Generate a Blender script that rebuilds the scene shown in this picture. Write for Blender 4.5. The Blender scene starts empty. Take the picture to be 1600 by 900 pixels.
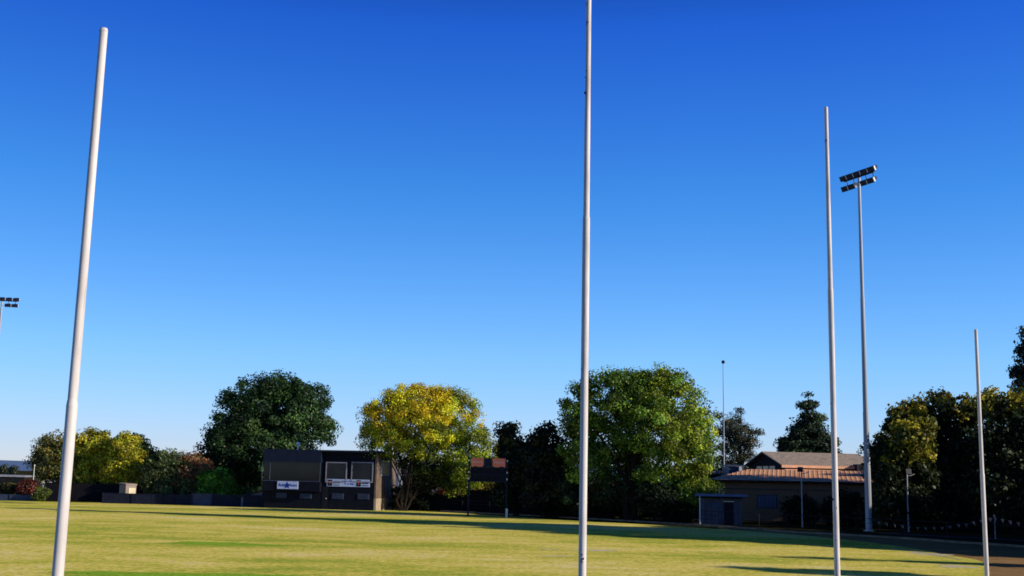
import bpy, math, random
import numpy as np
from mathutils import Vector, Matrix

R = math.radians
rng = np.random.default_rng(11)
random.seed(5)
sc = bpy.context.scene
COL = sc.collection

# ------------------------------------------------------------------ camera
CAM_H, FPX, PITCH, ROLL = 3.0, 1800.0, R(9.5), R(1.26)
fw = Vector((0, math.cos(PITCH), math.sin(PITCH)))
r0 = Vector((1, 0, 0))
u0 = Vector((0, -math.sin(PITCH), math.cos(PITCH)))
rt = r0 * math.cos(ROLL) + u0 * math.sin(ROLL)
up = -r0 * math.sin(ROLL) + u0 * math.cos(ROLL)
CAM = Vector((0, 0, CAM_H))
cam_d = bpy.data.cameras.new('camera')
cam = bpy.data.objects.new('camera', cam_d)
COL.objects.link(cam)
cam.matrix_world = Matrix(((rt.x, up.x, -fw.x, CAM.x), (rt.y, up.y, -fw.y, CAM.y), (rt.z, up.z, -fw.z, CAM.z), (0, 0, 0, 1)))
cam_d.sensor_width = 36
cam_d.lens = 36 * FPX / 1600
cam_d.clip_start = 0.1
cam_d.clip_end = 20000
sc.camera = cam


def ray(px, py):
    return fw * FPX + rt * (px - 800) + up * (450 - py)


def at(px, py, Y):
    d = ray(px, py)
    return CAM + d * (Y / d.y)


def gp(px, py, z=0.0):
    d = ray(px, py)
    return CAM + d * ((z - CAM_H) / d.z)


def hit(px, py, P0, n):
    d = ray(px, py)
    return CAM + d * ((P0 - CAM).dot(n) / d.dot(n))


# ------------------------------------------------------------------ light
SUN_EL, SUN_BACK = R(19), R(19)        # low sun on the right, a little behind the camera
sun_dir = Vector((math.cos(SUN_BACK) * math.cos(SUN_EL), -math.sin(SUN_BACK) * math.cos(SUN_EL), math.sin(SUN_EL)))
sd = bpy.data.lights.new('sun', 'SUN')
sd.energy = 5.0
sd.angle = R(0.5)
sd.color = (1.0, 0.90, 0.74)
so = bpy.data.objects.new('sun', sd)
COL.objects.link(so)
so.rotation_euler = sun_dir.to_track_quat('Z', 'Y').to_euler()
so.location = (30, -10, 40)

w = bpy.data.worlds.new('World')
sc.world = w
w.use_nodes = True
nt = w.node_tree
bg = nt.nodes['Background']
sky = nt.nodes.new('ShaderNodeTexSky')
sky.sky_type = 'NISHITA'
sky.sun_disc = False
sky.sun_elevation = SUN_EL
sky.sun_rotation = R(90) + SUN_BACK
sky.air_density, sky.dust_density, sky.ozone_density = 1.0, 0.15, 3.0
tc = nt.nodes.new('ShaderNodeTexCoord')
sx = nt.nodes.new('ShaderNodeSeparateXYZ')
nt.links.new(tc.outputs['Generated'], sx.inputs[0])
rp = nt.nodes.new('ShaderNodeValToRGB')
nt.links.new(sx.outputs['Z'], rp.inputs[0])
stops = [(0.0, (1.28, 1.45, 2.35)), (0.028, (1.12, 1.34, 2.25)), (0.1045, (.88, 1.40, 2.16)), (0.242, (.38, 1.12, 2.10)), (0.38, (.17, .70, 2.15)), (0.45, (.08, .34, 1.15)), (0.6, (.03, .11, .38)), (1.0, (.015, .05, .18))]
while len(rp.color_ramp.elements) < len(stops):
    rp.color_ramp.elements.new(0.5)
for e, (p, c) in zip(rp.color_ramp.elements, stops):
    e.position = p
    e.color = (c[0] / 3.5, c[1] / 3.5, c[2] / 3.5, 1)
vm = nt.nodes.new('ShaderNodeVectorMath')
vm.operation = 'MULTIPLY'
nt.links.new(sky.outputs[0], vm.inputs[0])
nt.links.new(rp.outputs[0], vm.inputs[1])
vs = nt.nodes.new('ShaderNodeVectorMath')
vs.operation = 'SCALE'
vs.inputs['Scale'].default_value = 3.5
nt.links.new(vm.outputs[0], vs.inputs[0])
mrx = nt.nodes.new('ShaderNodeMapRange')      # the sky is a little brighter away from the sun; evened out
mrx.inputs['From Min'].default_value, mrx.inputs['From Max'].default_value = -.45, .15
mrx.inputs['To Min'].default_value, mrx.inputs['To Max'].default_value = .76, 1.0
nt.links.new(sx.outputs['X'], mrx.inputs[0])
vx = nt.nodes.new('ShaderNodeVectorMath')
vx.operation = 'SCALE'
nt.links.new(vs.outputs[0], vx.inputs[0])
nt.links.new(mrx.outputs[0], vx.inputs['Scale'])
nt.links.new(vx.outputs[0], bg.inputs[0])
bg.inputs[1].default_value = 0.10

sc.view_settings.view_transform = 'Standard'
sc.view_settings.look = 'None'
sc.view_settings.exposure = 0
sc.cycles.filter_width = 1.7


# ------------------------------------------------------------------ materials
def nodes(name):
    m = bpy.data.materials.new(name)
    m.use_nodes = True
    return m, m.node_tree, m.node_tree.nodes['Principled BSDF']


def mat(name, c1, c2=None, scale=4.0, rough=0.7, metal=0.0, bump=0.0, stretch=(1, 1, 1), lo=.35, hi=.65, spec=0.12):
    m, t, p = nodes(name)
    p.inputs['Roughness'].default_value = rough
    p.inputs['Metallic'].default_value = metal
    p.inputs['Specular IOR Level'].default_value = spec
    if c2 is None:
        c2 = tuple(v * .75 for v in c1)
    co = t.nodes.new('ShaderNodeTexCoord')
    mp = t.nodes.new('ShaderNodeMapping')
    mp.inputs['Scale'].default_value = stretch
    nz = t.nodes.new('ShaderNodeTexNoise')
    nz.inputs['Scale'].default_value = scale
    nz.inputs['Detail'].default_value = 6
    cr = t.nodes.new('ShaderNodeValToRGB')
    cr.color_ramp.elements[0].position = lo
    cr.color_ramp.elements[1].position = hi
    cr.color_ramp.elements[0].color = (*c2, 1)
    cr.color_ramp.elements[1].color = (*c1, 1)
    L = t.links.new
    L(co.outputs['Object'], mp.inputs[0])
    L(mp.outputs[0], nz.inputs[0])
    L(nz.outputs[0], cr.inputs[0])
    L(cr.outputs[0], p.inputs['Base Color'])
    if bump:
        b = t.nodes.new('ShaderNodeBump')
        b.inputs['Strength'].default_value = bump
        b.inputs['Distance'].default_value = .02
        L(nz.outputs[0], b.inputs['Height'])
        L(b.outputs[0], p.inputs['Normal'])
    return m


def mat_stripes(name, c1, c2, axis, period, rough=.5, metal=0.0, width=.5, spec=.08):
    """paling boards / roofing sheets / bricks courses: soft stripes along one object axis plus noise"""
    m, t, p = nodes(name)
    p.inputs['Roughness'].default_value = rough
    p.inputs['Metallic'].default_value = metal
    p.inputs['Specular IOR Level'].default_value = spec
    L = t.links.new
    co = t.nodes.new('ShaderNodeTexCoord')
    s = t.nodes.new('ShaderNodeSeparateXYZ')
    L(co.outputs['Object'], s.inputs[0])
    mu = t.nodes.new('ShaderNodeMath')
    mu.operation = 'DIVIDE'
    mu.inputs[1].default_value = period
    L(s.outputs[axis], mu.inputs[0])
    fr = t.nodes.new('ShaderNodeMath')
    fr.operation = 'FRACT'
    L(mu.outputs[0], fr.inputs[0])
    cr = t.nodes.new('ShaderNodeValToRGB')
    cr.color_ramp.elements[0].position = width
    cr.color_ramp.elements[1].position = min(1, width + .08)
    cr.color_ramp.elements[0].color = (*c1, 1)
    cr.color_ramp.elements[1].color = (*c2, 1)
    L(fr.outputs[0], cr.inputs[0])
    nz = t.nodes.new('ShaderNodeTexNoise')
    nz.inputs['Scale'].default_value = 2.5
    nz.inputs['Detail'].default_value = 5
    L(co.outputs['Object'], nz.inputs[0])
    mr = t.nodes.new('ShaderNodeMapRange')
    mr.inputs['From Min'].default_value = .3
    mr.inputs['From Max'].default_value = .7
    mr.inputs['To Min'].default_value = .65
    mr.inputs['To Max'].default_value = 1.15
    L(nz.outputs[0], mr.inputs[0])
    mx = t.nodes.new('ShaderNodeVectorMath')
    mx.operation = 'SCALE'
    L(cr.outputs[0], mx.inputs[0])
    L(mr.outputs[0], mx.inputs['Scale'])
    L(mx.outputs[0], p.inputs['Base Color'])
    return m


def mat_leaf(name):
    m = bpy.data.materials.new(name)
    m.use_nodes = True
    t = m.node_tree
    t.nodes.clear()
    L = t.links.new
    out = t.nodes.new('ShaderNodeOutputMaterial')
    a = t.nodes.new('ShaderNodeAttribute')
    a.attribute_name = 'tint'
    d = t.nodes.new('ShaderNodeBsdfDiffuse')
    tr = t.nodes.new('ShaderNodeBsdfTranslucent')
    g = t.nodes.new('ShaderNodeBsdfGlossy')
    g.inputs['Roughness'].default_value = .45
    g.inputs['Color'].default_value = (1, 1, 1, 1)
    m1 = t.nodes.new('ShaderNodeMixShader')
    m1.inputs[0].default_value = .3
    m2 = t.nodes.new('ShaderNodeMixShader')
    m2.inputs[0].default_value = .015
    L(a.outputs['Color'], d.inputs[0])
    L(a.outputs['Color'], tr.inputs[0])
    L(d.outputs[0], m1.inputs[1])
    L(tr.outputs[0], m1.inputs[2])
    L(m1.outputs[0], m2.inputs[1])
    L(g.outputs[0], m2.inputs[2])
    L(m2.outputs[0], out.inputs[0])
    return m


def mat_ground(name, stops, green, big, rough_n=1.5, fine=.38, grain=18.):
    """grass / dirt: long worn streaks, patches and fine grain; normals spread like upright blades"""
    m = bpy.data.materials.new(name)
    m.use_nodes = True
    t = m.node_tree
    t.nodes.clear()
    L = t.links.new
    out = t.nodes.new('ShaderNodeOutputMaterial')
    d = t.nodes.new('ShaderNodeBsdfDiffuse')
    L(d.outputs[0], out.inputs[0])
    co = t.nodes.new('ShaderNodeTexCoord')

    def noise(scale, stretch, detail=4, rough=.55, rot=0.0):
        mp = t.nodes.new('ShaderNodeMapping')
        mp.inputs['Scale'].default_value = stretch
        mp.inputs['Rotation'].default_value = (0, 0, rot)
        n = t.nodes.new('ShaderNodeTexNoise')
        n.inputs['Scale'].default_value = scale
        n.inputs['Detail'].default_value = detail
        n.inputs['Roughness'].default_value = rough
        L(co.outputs['Object'], mp.inputs[0])
        L(mp.outputs[0], n.inputs[0])
        return n

    def math_(op, a, b):
        n = t.nodes.new('ShaderNodeMath')
        n.operation = op
        for i, v in enumerate((a, b)):
            if isinstance(v, (int, float)):
                n.inputs[i].default_value = v
            else:
                L(v, n.inputs[i])
        return n.outputs[0]
    n1 = noise(big, (.55, 1.0, 1), 6, .62, .12)
    n2 = noise(big * 4.5, (.8, 1.2, 1), 6, .7, -.1)
    n3 = noise(big * 40, (1, 1, 1), 5, .7)
    v = math_('ADD', math_('MULTIPLY', n1.outputs[0], .50), math_('MULTIPLY', n2.outputs[0], .32))
    v = math_('ADD', v, math_('MULTIPLY', n3.outputs[0], fine))
    cr = t.nodes.new('ShaderNodeValToRGB')
    while len(cr.color_ramp.elements) < len(stops):
        cr.color_ramp.elements.new(.5)
    for e, (p_, c_) in zip(cr.color_ramp.elements, stops):
        e.position = p_
        e.color = (*c_, 1)
    L(v, cr.inputs[0])
    ng = noise(grain, (1, 1, 1), 7, .8)
    mr = t.nodes.new('ShaderNodeMapRange')
    mr.inputs['From Min'].default_value = .25
    mr.inputs['From Max'].default_value = .75
    mr.inputs['To Min'].default_value = .45
    mr.inputs['To Max'].default_value = 1.5
    L(ng.outputs[0], mr.inputs[0])
    sc_ = t.nodes.new('ShaderNodeVectorMath')
    sc_.operation = 'SCALE'
    L(cr.outputs[0], sc_.inputs[0])
    L(mr.outputs[0], sc_.inputs['Scale'])
    L(sc_.outputs[0], d.inputs[0])
    nb = noise(40.0, (1, 1, 1), 2, .6)
    sb = t.nodes.new('ShaderNodeVectorMath')
    sb.operation = 'SUBTRACT'
    sb.inputs[1].default_value = (.5, .5, .5)
    L(nb.outputs['Color'], sb.inputs[0])
    ml = t.nodes.new('ShaderNodeVectorMath')
    ml.operation = 'MULTIPLY'
    ml.inputs[1].default_value = (rough_n * 6, rough_n * 6, 0)
    L(sb.outputs[0], ml.inputs[0])
    ad = t.nodes.new('ShaderNodeVectorMath')
    ad.operation = 'ADD'
    ad.inputs[1].default_value = (0, 0, 1)
    L(ml.outputs[0], ad.inputs[0])
    no = t.nodes.new('ShaderNodeVectorMath')
    no.operation = 'NORMALIZE'
    L(ad.outputs[0], no.inputs[0])
    L(no.outputs[0], d.inputs['Normal'])
    return m


M = {}
M['leaf'] = mat_leaf('leaf_surface')
M['bark'] = mat('bark', (.024, .018, .013), (.012, .009, .007), 6, .9, stretch=(3, 3, .5))
M['grass'] = mat_ground('playing_field_grass', [(.525, (.44, .51, .068)), (.575, (.73, .655, .10)), (.63, (.94, .77, .17)), (.70, (1.0, .84, .36))], None, .085, rough_n=.35, grain=5.)
M['rough_grass'] = mat_ground('outer_grass', [(.38, (.022, .026, .010)), (.6, (.05, .045, .018))], None, .1)
M['dirt'] = mat_ground('bare_dirt', [(.35, (.10, .055, .03)), (.5, (.30, .17, .075)), (.66, (.46, .28, .12))], None, .22, fine=.4)
M['sand'] = mat_ground('worn_sand', [(.35, (.55, .48, .22)), (.6, (.85, .74, .45))], None, .5)
M['lush'] = mat_ground('lush_grass', [(.38, (.20, .48, .03)), (.58, (.36, .60, .05))], None, .3)
M['line'] = mat('painted_line', (.62, .58, .42), (.40, .36, .20), 3, .9)
M['kerb'] = mat('concrete', (.30, .21, .13), (.17, .12, .075), 1.5, .9, bump=.3)
M['asphalt'] = mat('asphalt', (.07, .075, .09), (.045, .045, .055), 3, .9)
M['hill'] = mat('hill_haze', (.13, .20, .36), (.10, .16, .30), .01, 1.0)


M['wire'] = mat('weathered_wire', (.035, .037, .045), (.025, .026, .03), 2, .7)


M['lean_wall'] = mat('pale_blue_grey_wall', (.15, .17, .24), (.11, .13, .18), 1.5, .8)


def mat_post():
    m = mat('white_painted_steel', (.76, .68, .61), (.50, .44, .39), 14, .5, stretch=(1, 1, .12), lo=.28, hi=.55)
    t = m.node_tree
    p = t.nodes['Principled BSDF']
    old = p.inputs['Base Color'].links[0].from_socket
    co = t.nodes.new('ShaderNodeTexCoord')
    n = t.nodes.new('ShaderNodeTexNoise')
    n.inputs['Scale'].default_value = 7.0
    n.inputs['Detail'].default_value = 3
    mp = t.nodes.new('ShaderNodeMapping')
    mp.inputs['Scale'].default_value = (1, 1, .6)
    t.links.new(co.outputs['Object'], mp.inputs[0])
    t.links.new(mp.outputs[0], n.inputs[0])
    cr = t.nodes.new('ShaderNodeValToRGB')
    cr.color_ramp.elements[0].position = .70
    cr.color_ramp.elements[1].position = .735
    cr.color_ramp.elements[0].color = (0, 0, 0, 1)
    cr.color_ramp.elements[1].color = (1, 1, 1, 1)
    t.links.new(n.outputs[0], cr.inputs[0])
    mx = t.nodes.new('ShaderNodeMix')
    mx.data_type = 'RGBA'
    t.links.new(cr.outputs[0], mx.inputs[0])
    t.links.new(old, mx.inputs[6])
    mx.inputs[7].default_value = (.06, .025, .015, 1)
    t.links.new(mx.outputs[2], p.inputs['Base Color'])
    return m


M['post'] = mat_post()
M['rust'] = mat('rust', (.08, .03, .015), (.03, .012, .008), 20, .9)
M['galv'] = mat('galvanised_steel', (.40, .41, .43), (.26, .28, .31), 1.2, .45, .35, stretch=(1, 1, .12))
M['dark_metal'] = mat('dark_metal', (.035, .035, .045), (.02, .02, .028), 5, .5)
M['lamp_rim'] = mat('bright_rim', (.85, .83, .78), (.7, .68, .64), 5, .4)
M['lamp_glass'] = mat('lamp_glass', (.035, .045, .10), (.022, .028, .065), 5, .35, spec=.1)
M['navy'] = mat_stripes('navy_cladding', (.008, .0095, .018), (.004, .005, .009), 'X', .25, .6, width=.86)
M['navy_plain'] = mat('navy_fascia', (.012, .018, .042), (.009, .013, .030), 2, .5)
M['tan'] = mat('tan_render', (.18, .13, .098), (.11, .08, .06), 1.2, .9, bump=.2)
M['concrete_base'] = mat('concrete_base', (.42, .33, .24), (.30, .24, .18), 2, .9)
M['frame'] = mat('window_frame', (.30, .29, .35), (.22, .21, .26), 4, .5)
M['glass'] = mat('dark_glass', (.006, .012, .010), (.003, .005, .006), .5, .06, spec=.35)
M['glass2'] = mat('curtained_glass', (.020, .024, .032), (.007, .009, .012), .6, .12, spec=.3)
M['sign_white'] = mat('sign_white', (.50, .57, .80), (.42, .49, .72), 2, .5)
M['sign_blue'] = mat('sign_lettering_blue', (.02, .03, .30), (.015, .025, .22), 8, .5)
M['sign_dark'] = mat('sign_panel_dark', (.007, .007, .016), (.004, .004, .009), 3, .5)
M['sign_orange'] = mat('sign_orange', (.55, .10, .04), (.42, .07, .04), 2, .55)
M['sign_red'] = mat('sign_red', (.98, .27, .17), (.88, .22, .13), 2, .55)
M['vent'] = mat('vent_grey', (.07, .085, .14), (.05, .06, .10), 3, .5)
M['pale'] = mat('pale_wall', (.34, .27, .225), (.27, .21, .175), 1.5, .9)
M['cream'] = mat('cream_wall', (.78, .66, .45), (.66, .55, .36), 1.5, .9)
M['white_wall'] = mat('white_weatherboard', (.70, .68, .66), (.58, .56, .55), 1.5, .8)
M['grey_roof'] = mat_stripes('grey_iron_roof', (.26, .25, .27), (.15, .14, .15), 'X', .4, .6)
M['tin'] = mat_stripes('pale_iron_roof', (.55, .52, .50), (.30, .28, .27), 'X', .3, .5)
M['fence_wood'] = mat_stripes('fence_palings', (.013, .012, .016), (.005, .005, .007), 'X', .15, .9, width=.85)
M['fence_blue'] = mat_stripes('blue_grey_panel', (.015, .019, .040), (.007, .009, .018), 'X', 2.4, .7, width=.95)
M['fence_blue_pale'] = mat('blue_grey_pale_panel', (.055, .075, .13), (.04, .05, .09), 1.5, .7)
M['hut_roof'] = mat('blue_iron_roof', (.13, .18, .36), (.09, .13, .27), 2, .45)
M['hut_wall'] = mat_stripes('hut_sheet_wall', (.105, .105, .125), (.065, .065, .08), 'X', .5, .7, width=.85)
M['door'] = mat('dark_door', (.014, .015, .024), (.009, .010, .015), 3, .6)
M['gutter_red'] = mat('red_gutter', (.055, .018, .012), (.04, .012, .009), 2, .5)
M['timber'] = mat('orange_fascia', (.85, .48, .30), (.72, .40, .25), 2, .6)
M['terracotta'] = mat('terracotta_iron_roof', (.80, .42, .21), (.66, .33, .16), .6, .6)
M['tile'] = mat_stripes('faded_tile_roof', (.46, .37, .29), (.30, .23, .18), 'Y', .32, .8, width=.72)
M['flag_pink_lit'] = mat('sunlit_pink_cloth', (.92, .50, .38), (.80, .40, .30), 3, .8)  # pink brightened so the right-hand flags look sunlit
M['flag_grey'] = mat('faded_grey_cloth', (.28, .26, .22), (.20, .19, .16), 3, .8)
M['rope'] = mat('rope', (.05, .05, .05), (.03, .03, .03), 3, .9)


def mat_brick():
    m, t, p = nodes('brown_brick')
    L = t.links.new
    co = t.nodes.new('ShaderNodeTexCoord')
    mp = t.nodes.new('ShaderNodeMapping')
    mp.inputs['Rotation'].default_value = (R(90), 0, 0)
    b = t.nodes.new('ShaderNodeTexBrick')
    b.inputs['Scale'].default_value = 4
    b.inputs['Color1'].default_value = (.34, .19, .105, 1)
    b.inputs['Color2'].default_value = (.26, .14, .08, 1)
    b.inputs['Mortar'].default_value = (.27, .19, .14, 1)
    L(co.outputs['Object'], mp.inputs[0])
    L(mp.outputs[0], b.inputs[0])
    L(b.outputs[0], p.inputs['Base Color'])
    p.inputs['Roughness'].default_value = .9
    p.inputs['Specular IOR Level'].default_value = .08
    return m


M['brick'] = mat_brick()
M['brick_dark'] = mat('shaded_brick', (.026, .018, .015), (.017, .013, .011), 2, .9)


# ------------------------------------------------------------------ object helpers
def tag(o, label=None, cat=None, group=None, kind=None):
    if label:
        o['label'] = label
    if cat:
        o['category'] = cat
    if group:
        o['group'] = group
    if kind:
        o['kind'] = kind
    return o


def empty(name, loc, rz=0.0, label=None, cat=None, group=None):
    o = bpy.data.objects.new(name, None)
    o.empty_display_size = .3
    COL.objects.link(o)
    o.location = loc
    o.rotation_euler = (0, 0, rz)
    return tag(o, label, cat, group)


class MB:
    def __init__(s):
        s.v, s.f, s.sm = [], [], []

    def add(s, vs, fs, smooth=False):
        b = len(s.v)
        s.v += [tuple(v) for v in vs]
        s.f += [tuple(b + i for i in f) for f in fs]
        s.sm += [smooth] * len(fs)
        return s

    def box(s, x0, x1, y0, y1, z0, z1):
        v = [(x, y, z) for z in (z0, z1) for y in (y0, y1) for x in (x0, x1)]
        return s.add(v, [(0, 2, 3, 1), (4, 5, 7, 6), (0, 1, 5, 4), (2, 6, 7, 3), (0, 4, 6, 2), (1, 3, 7, 5)])

    def prism(s, poly, axis, a0, a1):
        """extrude 2D polygon along axis ('x': poly in y,z; 'y': poly in x,z; 'z': poly in x,y)"""
        def P(p, a):
            return {'x': (a, p[0], p[1]), 'y': (p[0], a, p[1]), 'z': (p[0], p[1], a)}[axis]
        n = len(poly)
        v = [P(p, a0) for p in poly] + [P(p, a1) for p in poly]
        f = [tuple(range(n))[::-1], tuple(range(n, 2 * n))] + [(i, (i + 1) % n, n + (i + 1) % n, n + i) for i in range(n)]
        return s.add(v, f)

    def tube(s, pts, rads, n=8, cap=True, smooth=True):
        pts = [Vector(p) for p in pts]
        k = len(pts)
        if isinstance(rads, (int, float)):
            rads = [rads] * k
        rings = []
        prev = None
        for i, p in enumerate(pts):
            d = (pts[min(i + 1, k - 1)] - pts[max(i - 1, 0)])
            if d.length < 1e-9:
                d = Vector((0, 0, 1))
            d.normalize()
            a = prev if prev is not None else (Vector((1, 0, 0)) if abs(d.x) < .9 else Vector((0, 1, 0)))
            a = (a - d * a.dot(d)).normalized()
            prev = a
            b = d.cross(a)
            rings.append([p + (a * math.cos(2 * math.pi * j / n) + b * math.sin(2 * math.pi * j / n)) * rads[i] for j in range(n)])
        v = [q for r_ in rings for q in r_]
        f = [(i * n + j, i * n + (j + 1) % n, (i + 1) * n + (j + 1) % n, (i + 1) * n + j) for i in range(k - 1) for j in range(n)]
        s.add(v, f, smooth)
        if cap:
            # caps on their own vertices so they do not bend the side normals
            s.add(rings[0], [tuple(range(n))[::-1]])
            s.add(rings[-1], [tuple(range(n))])
        return s

    def sphere(s, c, r, n=10, m=6, sq=1.0):
        v, f = [], []
        for i in range(m + 1):
            a = math.pi * i / m
            for j in range(n):
                q = 2 * math.pi * j / n
                v.append((c[0] + r * math.sin(a) * math.cos(q), c[1] + r * math.sin(a) * math.sin(q), c[2] + r * sq * math.cos(a)))
        for i in range(m):
            for j in range(n):
                f.append((i * n + j, i * n + (j + 1) % n, (i + 1) * n + (j + 1) % n, (i + 1) * n + j))
        return s.add(v, f, True)

    def build(s, name, m, parent=None, loc=None):
        me = bpy.data.meshes.new(name)
        me.from_pydata(s.v, [], s.f)
        me.polygons.foreach_set('use_smooth', s.sm)
        me.materials.append(m)
        me.update()
        o = bpy.data.objects.new(name, me)
        COL.objects.link(o)
        if parent:
            o.parent = parent
        if loc is not None:
            o.location = loc
        return o


def copy_tree(o, parent=None):
    c = o.copy()
    COL.objects.link(c)
    if parent is not None:
        c.parent = parent
    for ch in list(o.children):
        copy_tree(ch, c)
    return c


def sheet(name, pts, z, m, kind='structure'):
    mb = MB()
    mb.add([(p[0], p[1], z) for p in pts], [tuple(range(len(pts)))])
    o = mb.build(name, m)
    if kind:
        tag(o, kind=kind)
    return o


def smooth_line(pts, n=12):
    """Catmull-Rom through 2D/3D points"""
    P = [Vector(p) for p in pts]
    P = [P[0] * 2 - P[1]] + P + [P[-1] * 2 - P[-2]]
    out = []
    for i in range(1, len(P) - 2):
        for k in range(n):
            t = k / n
            a, b, c, d = P[i - 1], P[i], P[i + 1], P[i + 2]
            out.append(.5 * ((2 * b) + (c - a) * t + (2 * a - 5 * b + 4 * c - d) * t * t + (3 * b - a - 3 * c + d) * t ** 3))
    out.append(P[-2])
    return out


# ------------------------------------------------------------------ ground
mbg = MB()
mbg.add([(-6000, -600, 0), (6000, -600, 0), (6000, 9000, 0), (-6000, 9000, 0)], [(0, 1, 2, 3)])
tag(mbg.build('ground', M['rough_grass']), kind='structure')

edge_px = [(-150, 780.5), (0, 782), (100, 784.2), (250, 787.3), (430, 791), (620, 797.5), (700, 800.8), (800, 807), (880, 812.3), (1000, 819), (1160, 829), (1290, 840), (1400, 853), (1480, 867), (1530, 876)]
edge = [gp(*p).to_2d() for p in edge_px]
near = [gp(1545, 892).to_2d(), gp(1552, 915).to_2d(), Vector((15.5, 30)), Vector((11, 22)), Vector((0, 17)), Vector((-20, 18)), Vector((-50, 40)), Vector((-75, 80)), Vector((-72, 105))]
loop = smooth_line(edge + near, 8)
sheet('playing_field', loop, .004, M['grass'])
# bare dirt between field and kerb on the right
kerb_px = [(690, 799.6), (800, 805), (880, 809.3), (1000, 816), (1160, 826), (1220, 831), (1300, 835.5), (1440, 844), (1490, 848), (1560, 852.5), (1620, 857), (1700, 864)]
kerb = smooth_line([gp(*p).to_2d() for p in kerb_px], 8)
fe = [p for p in smooth_line([gp(*p).to_2d() for p in edge_px[10:]] + near[:2], 8)]
fs_ = fe[::-1]
dirt = [gp(1120, 825.5).to_2d()] + [k for k in kerb if k.x > gp(1120, 824).x] + [Vector((60, 45)), Vector((60, 18)), Vector((20, 18))] + [p + Vector((-.8, -.8)) for p in fs_ if p.x > gp(1120, 824).x]
sheet('dirt_verge', dirt, .002, M['dirt'])


def ribbon(name, line, width, z, m, h=0.0, kind='structure', label=None, cat=None):
    mb = MB()
    v, f = [], []
    n = len(line)
    for i in range(n):
        d = (line[min(i + 1, n - 1)] - line[max(i - 1, 0)]).normalized()
        q = Vector((-d.y, d.x)) * width / 2
        a, b = line[i] + q, line[i] - q
        if h:
            v += [(a.x, a.y, z), (b.x, b.y, z), (b.x, b.y, z + h), (a.x, a.y, z + h)]
        else:
            v += [(a.x, a.y, z), (b.x, b.y, z)]
    k = 4 if h else 2
    for i in range(n - 1):
        if h:
            for j in range(4):
                f.append((i * 4 + j, i * 4 + (j + 1) % 4, i * 4 + 4 + (j + 1) % 4, i * 4 + 4 + j))
        else:
            f.append((i * 2, i * 2 + 1, i * 2 + 3, i * 2 + 2))
    if h:
        f += [(3, 2, 1, 0), tuple(n * 4 - 4 + j for j in range(4))]
    mb.add(v, f)
    o = mb.build(name, m)
    return tag(o, label, cat, kind=kind)


ribbon('kerb', kerb, .35, 0.0, M['kerb'], .12)
ribbon('boundary_line', smooth_line([gp(*p).to_2d() for p in [(1395, 856), (1430, 862), (1470, 869), (1500, 874.5)]], 8), .22, .010, M['line'])
path_l = smooth_line([gp(*p).to_2d() for p in [(1380, 833), (1450, 837), (1530, 841), (1620, 846), (1750, 853)]], 6)
ribbon('footpath', path_l, 2.2, .012, M['asphalt'])


def blob(name, px, py, rx, ry, z, m, seed, n=220):
    r_ = random.Random(seed)
    c = gp(px, py)
    ph = [r_.uniform(0, 6.28) for _ in range(5)]
    pts = []
    for i in range(n):
        a = 2 * math.pi * i / n
        k = 1 + .16 * math.sin(2 * a + ph[0]) + .12 * math.sin(3 * a + ph[1]) + .09 * math.sin(5 * a + ph[2]) + .06 * math.sin(9 * a + ph[3]) + .05 * math.sin(23 * a + ph[4]) + .04 * math.sin(41 * a + ph[0]) + r_.uniform(-.05, .05)
        pts.append((c.x + rx * k * math.cos(a), c.y + ry * k * math.sin(a)))
    return sheet(name, pts, z, m)


blob('worn_sand_patch', 1496, 885.5, .62, .95, .008, M['sand'], 3)
blob('worn_sand_patch', 1455, 866, .8, 1.3, .007, M['sand'], 4)
blob('worn_grass_streak', 930, 860, 1.2, .45, .007, M['sand'], 6)
blob('worn_grass_streak', 858, 858.5, .45, .3, .007, M['sand'], 7)
blob('worn_grass_streak', 870, 869, .6, .3, .007, M['sand'], 8)
blob('lush_grass_strip', 400, 903, 6.2, 1.15, .008, M['lush'], 9)
blob('lush_grass_strip', 345, 850, 2.6, 1.1, .007, M['lush'], 10)

# hills
mb = MB()
hp = []
for i in range(81):
    x = -5000 + i * 125
    hgt = 95 + 22 * math.sin(x * .0011 + 1.2) + 12 * math.sin(x * .0037) + 5 * math.sin(x * .011)
    hp.append((x, 5200 + 300 * math.sin(x * .0007), hgt * .62))
v = [(p[0], p[1], -5) for p in hp] + hp + [(p[0], p[1] + 900, -5) for p in hp]
n = len(hp)
f = [(i, i + 1, n + i + 1, n + i) for i in range(n - 1)] + [(n + i, n + i + 1, 2 * n + i + 1, 2 * n + i) for i in range(n - 1)]
mb.add(v, f)
tag(mb.build('hills', M['hill']), kind='structure')


# ------------------------------------------------------------------ goal posts
def make_post(name, h1, h2, ra, rb, rt_):
    root = empty(name, (0, 0, 0))
    mb = MB()
    mb.tube([(0, 0, 0), (0, 0, h1)], [ra, ra * .97], 24)
    slv = mb.build('sleeve', M['post'], root)
    c = MB()
    c.tube([(0, 0, h1), (0, 0, h1 + .05)], [ra * 1.0, rb * 1.03], 24)
    c.build('collar', M['post'], root)
    mb = MB()
    mb.tube([(0, 0, h1 + .05), (0, 0, h2)], [rb, rt_], 24)
    mb.build('upper_tube', M['post'], root)
    c = MB()
    c.tube([(0, 0, h2), (0, 0, h2 + .03)], [rt_ * 1.08, rt_ * .9], 16)
    c.build('cap', M['post'], root)
    return root


Z0 = 8.94
base0 = Vector((-697 / FPX * Z0, Z0))
step = Vector((868.6 / FPX * Z0, .529 * Z0))
pos = [base0 + step * i for i in range(4)]
for i_, (px_, py_) in enumerate(((104, 735), (911.5, 753), (1305, 762), (1536, 767))):
    pos[i_].x = at(px_, py_, pos[i_].y).x


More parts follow.
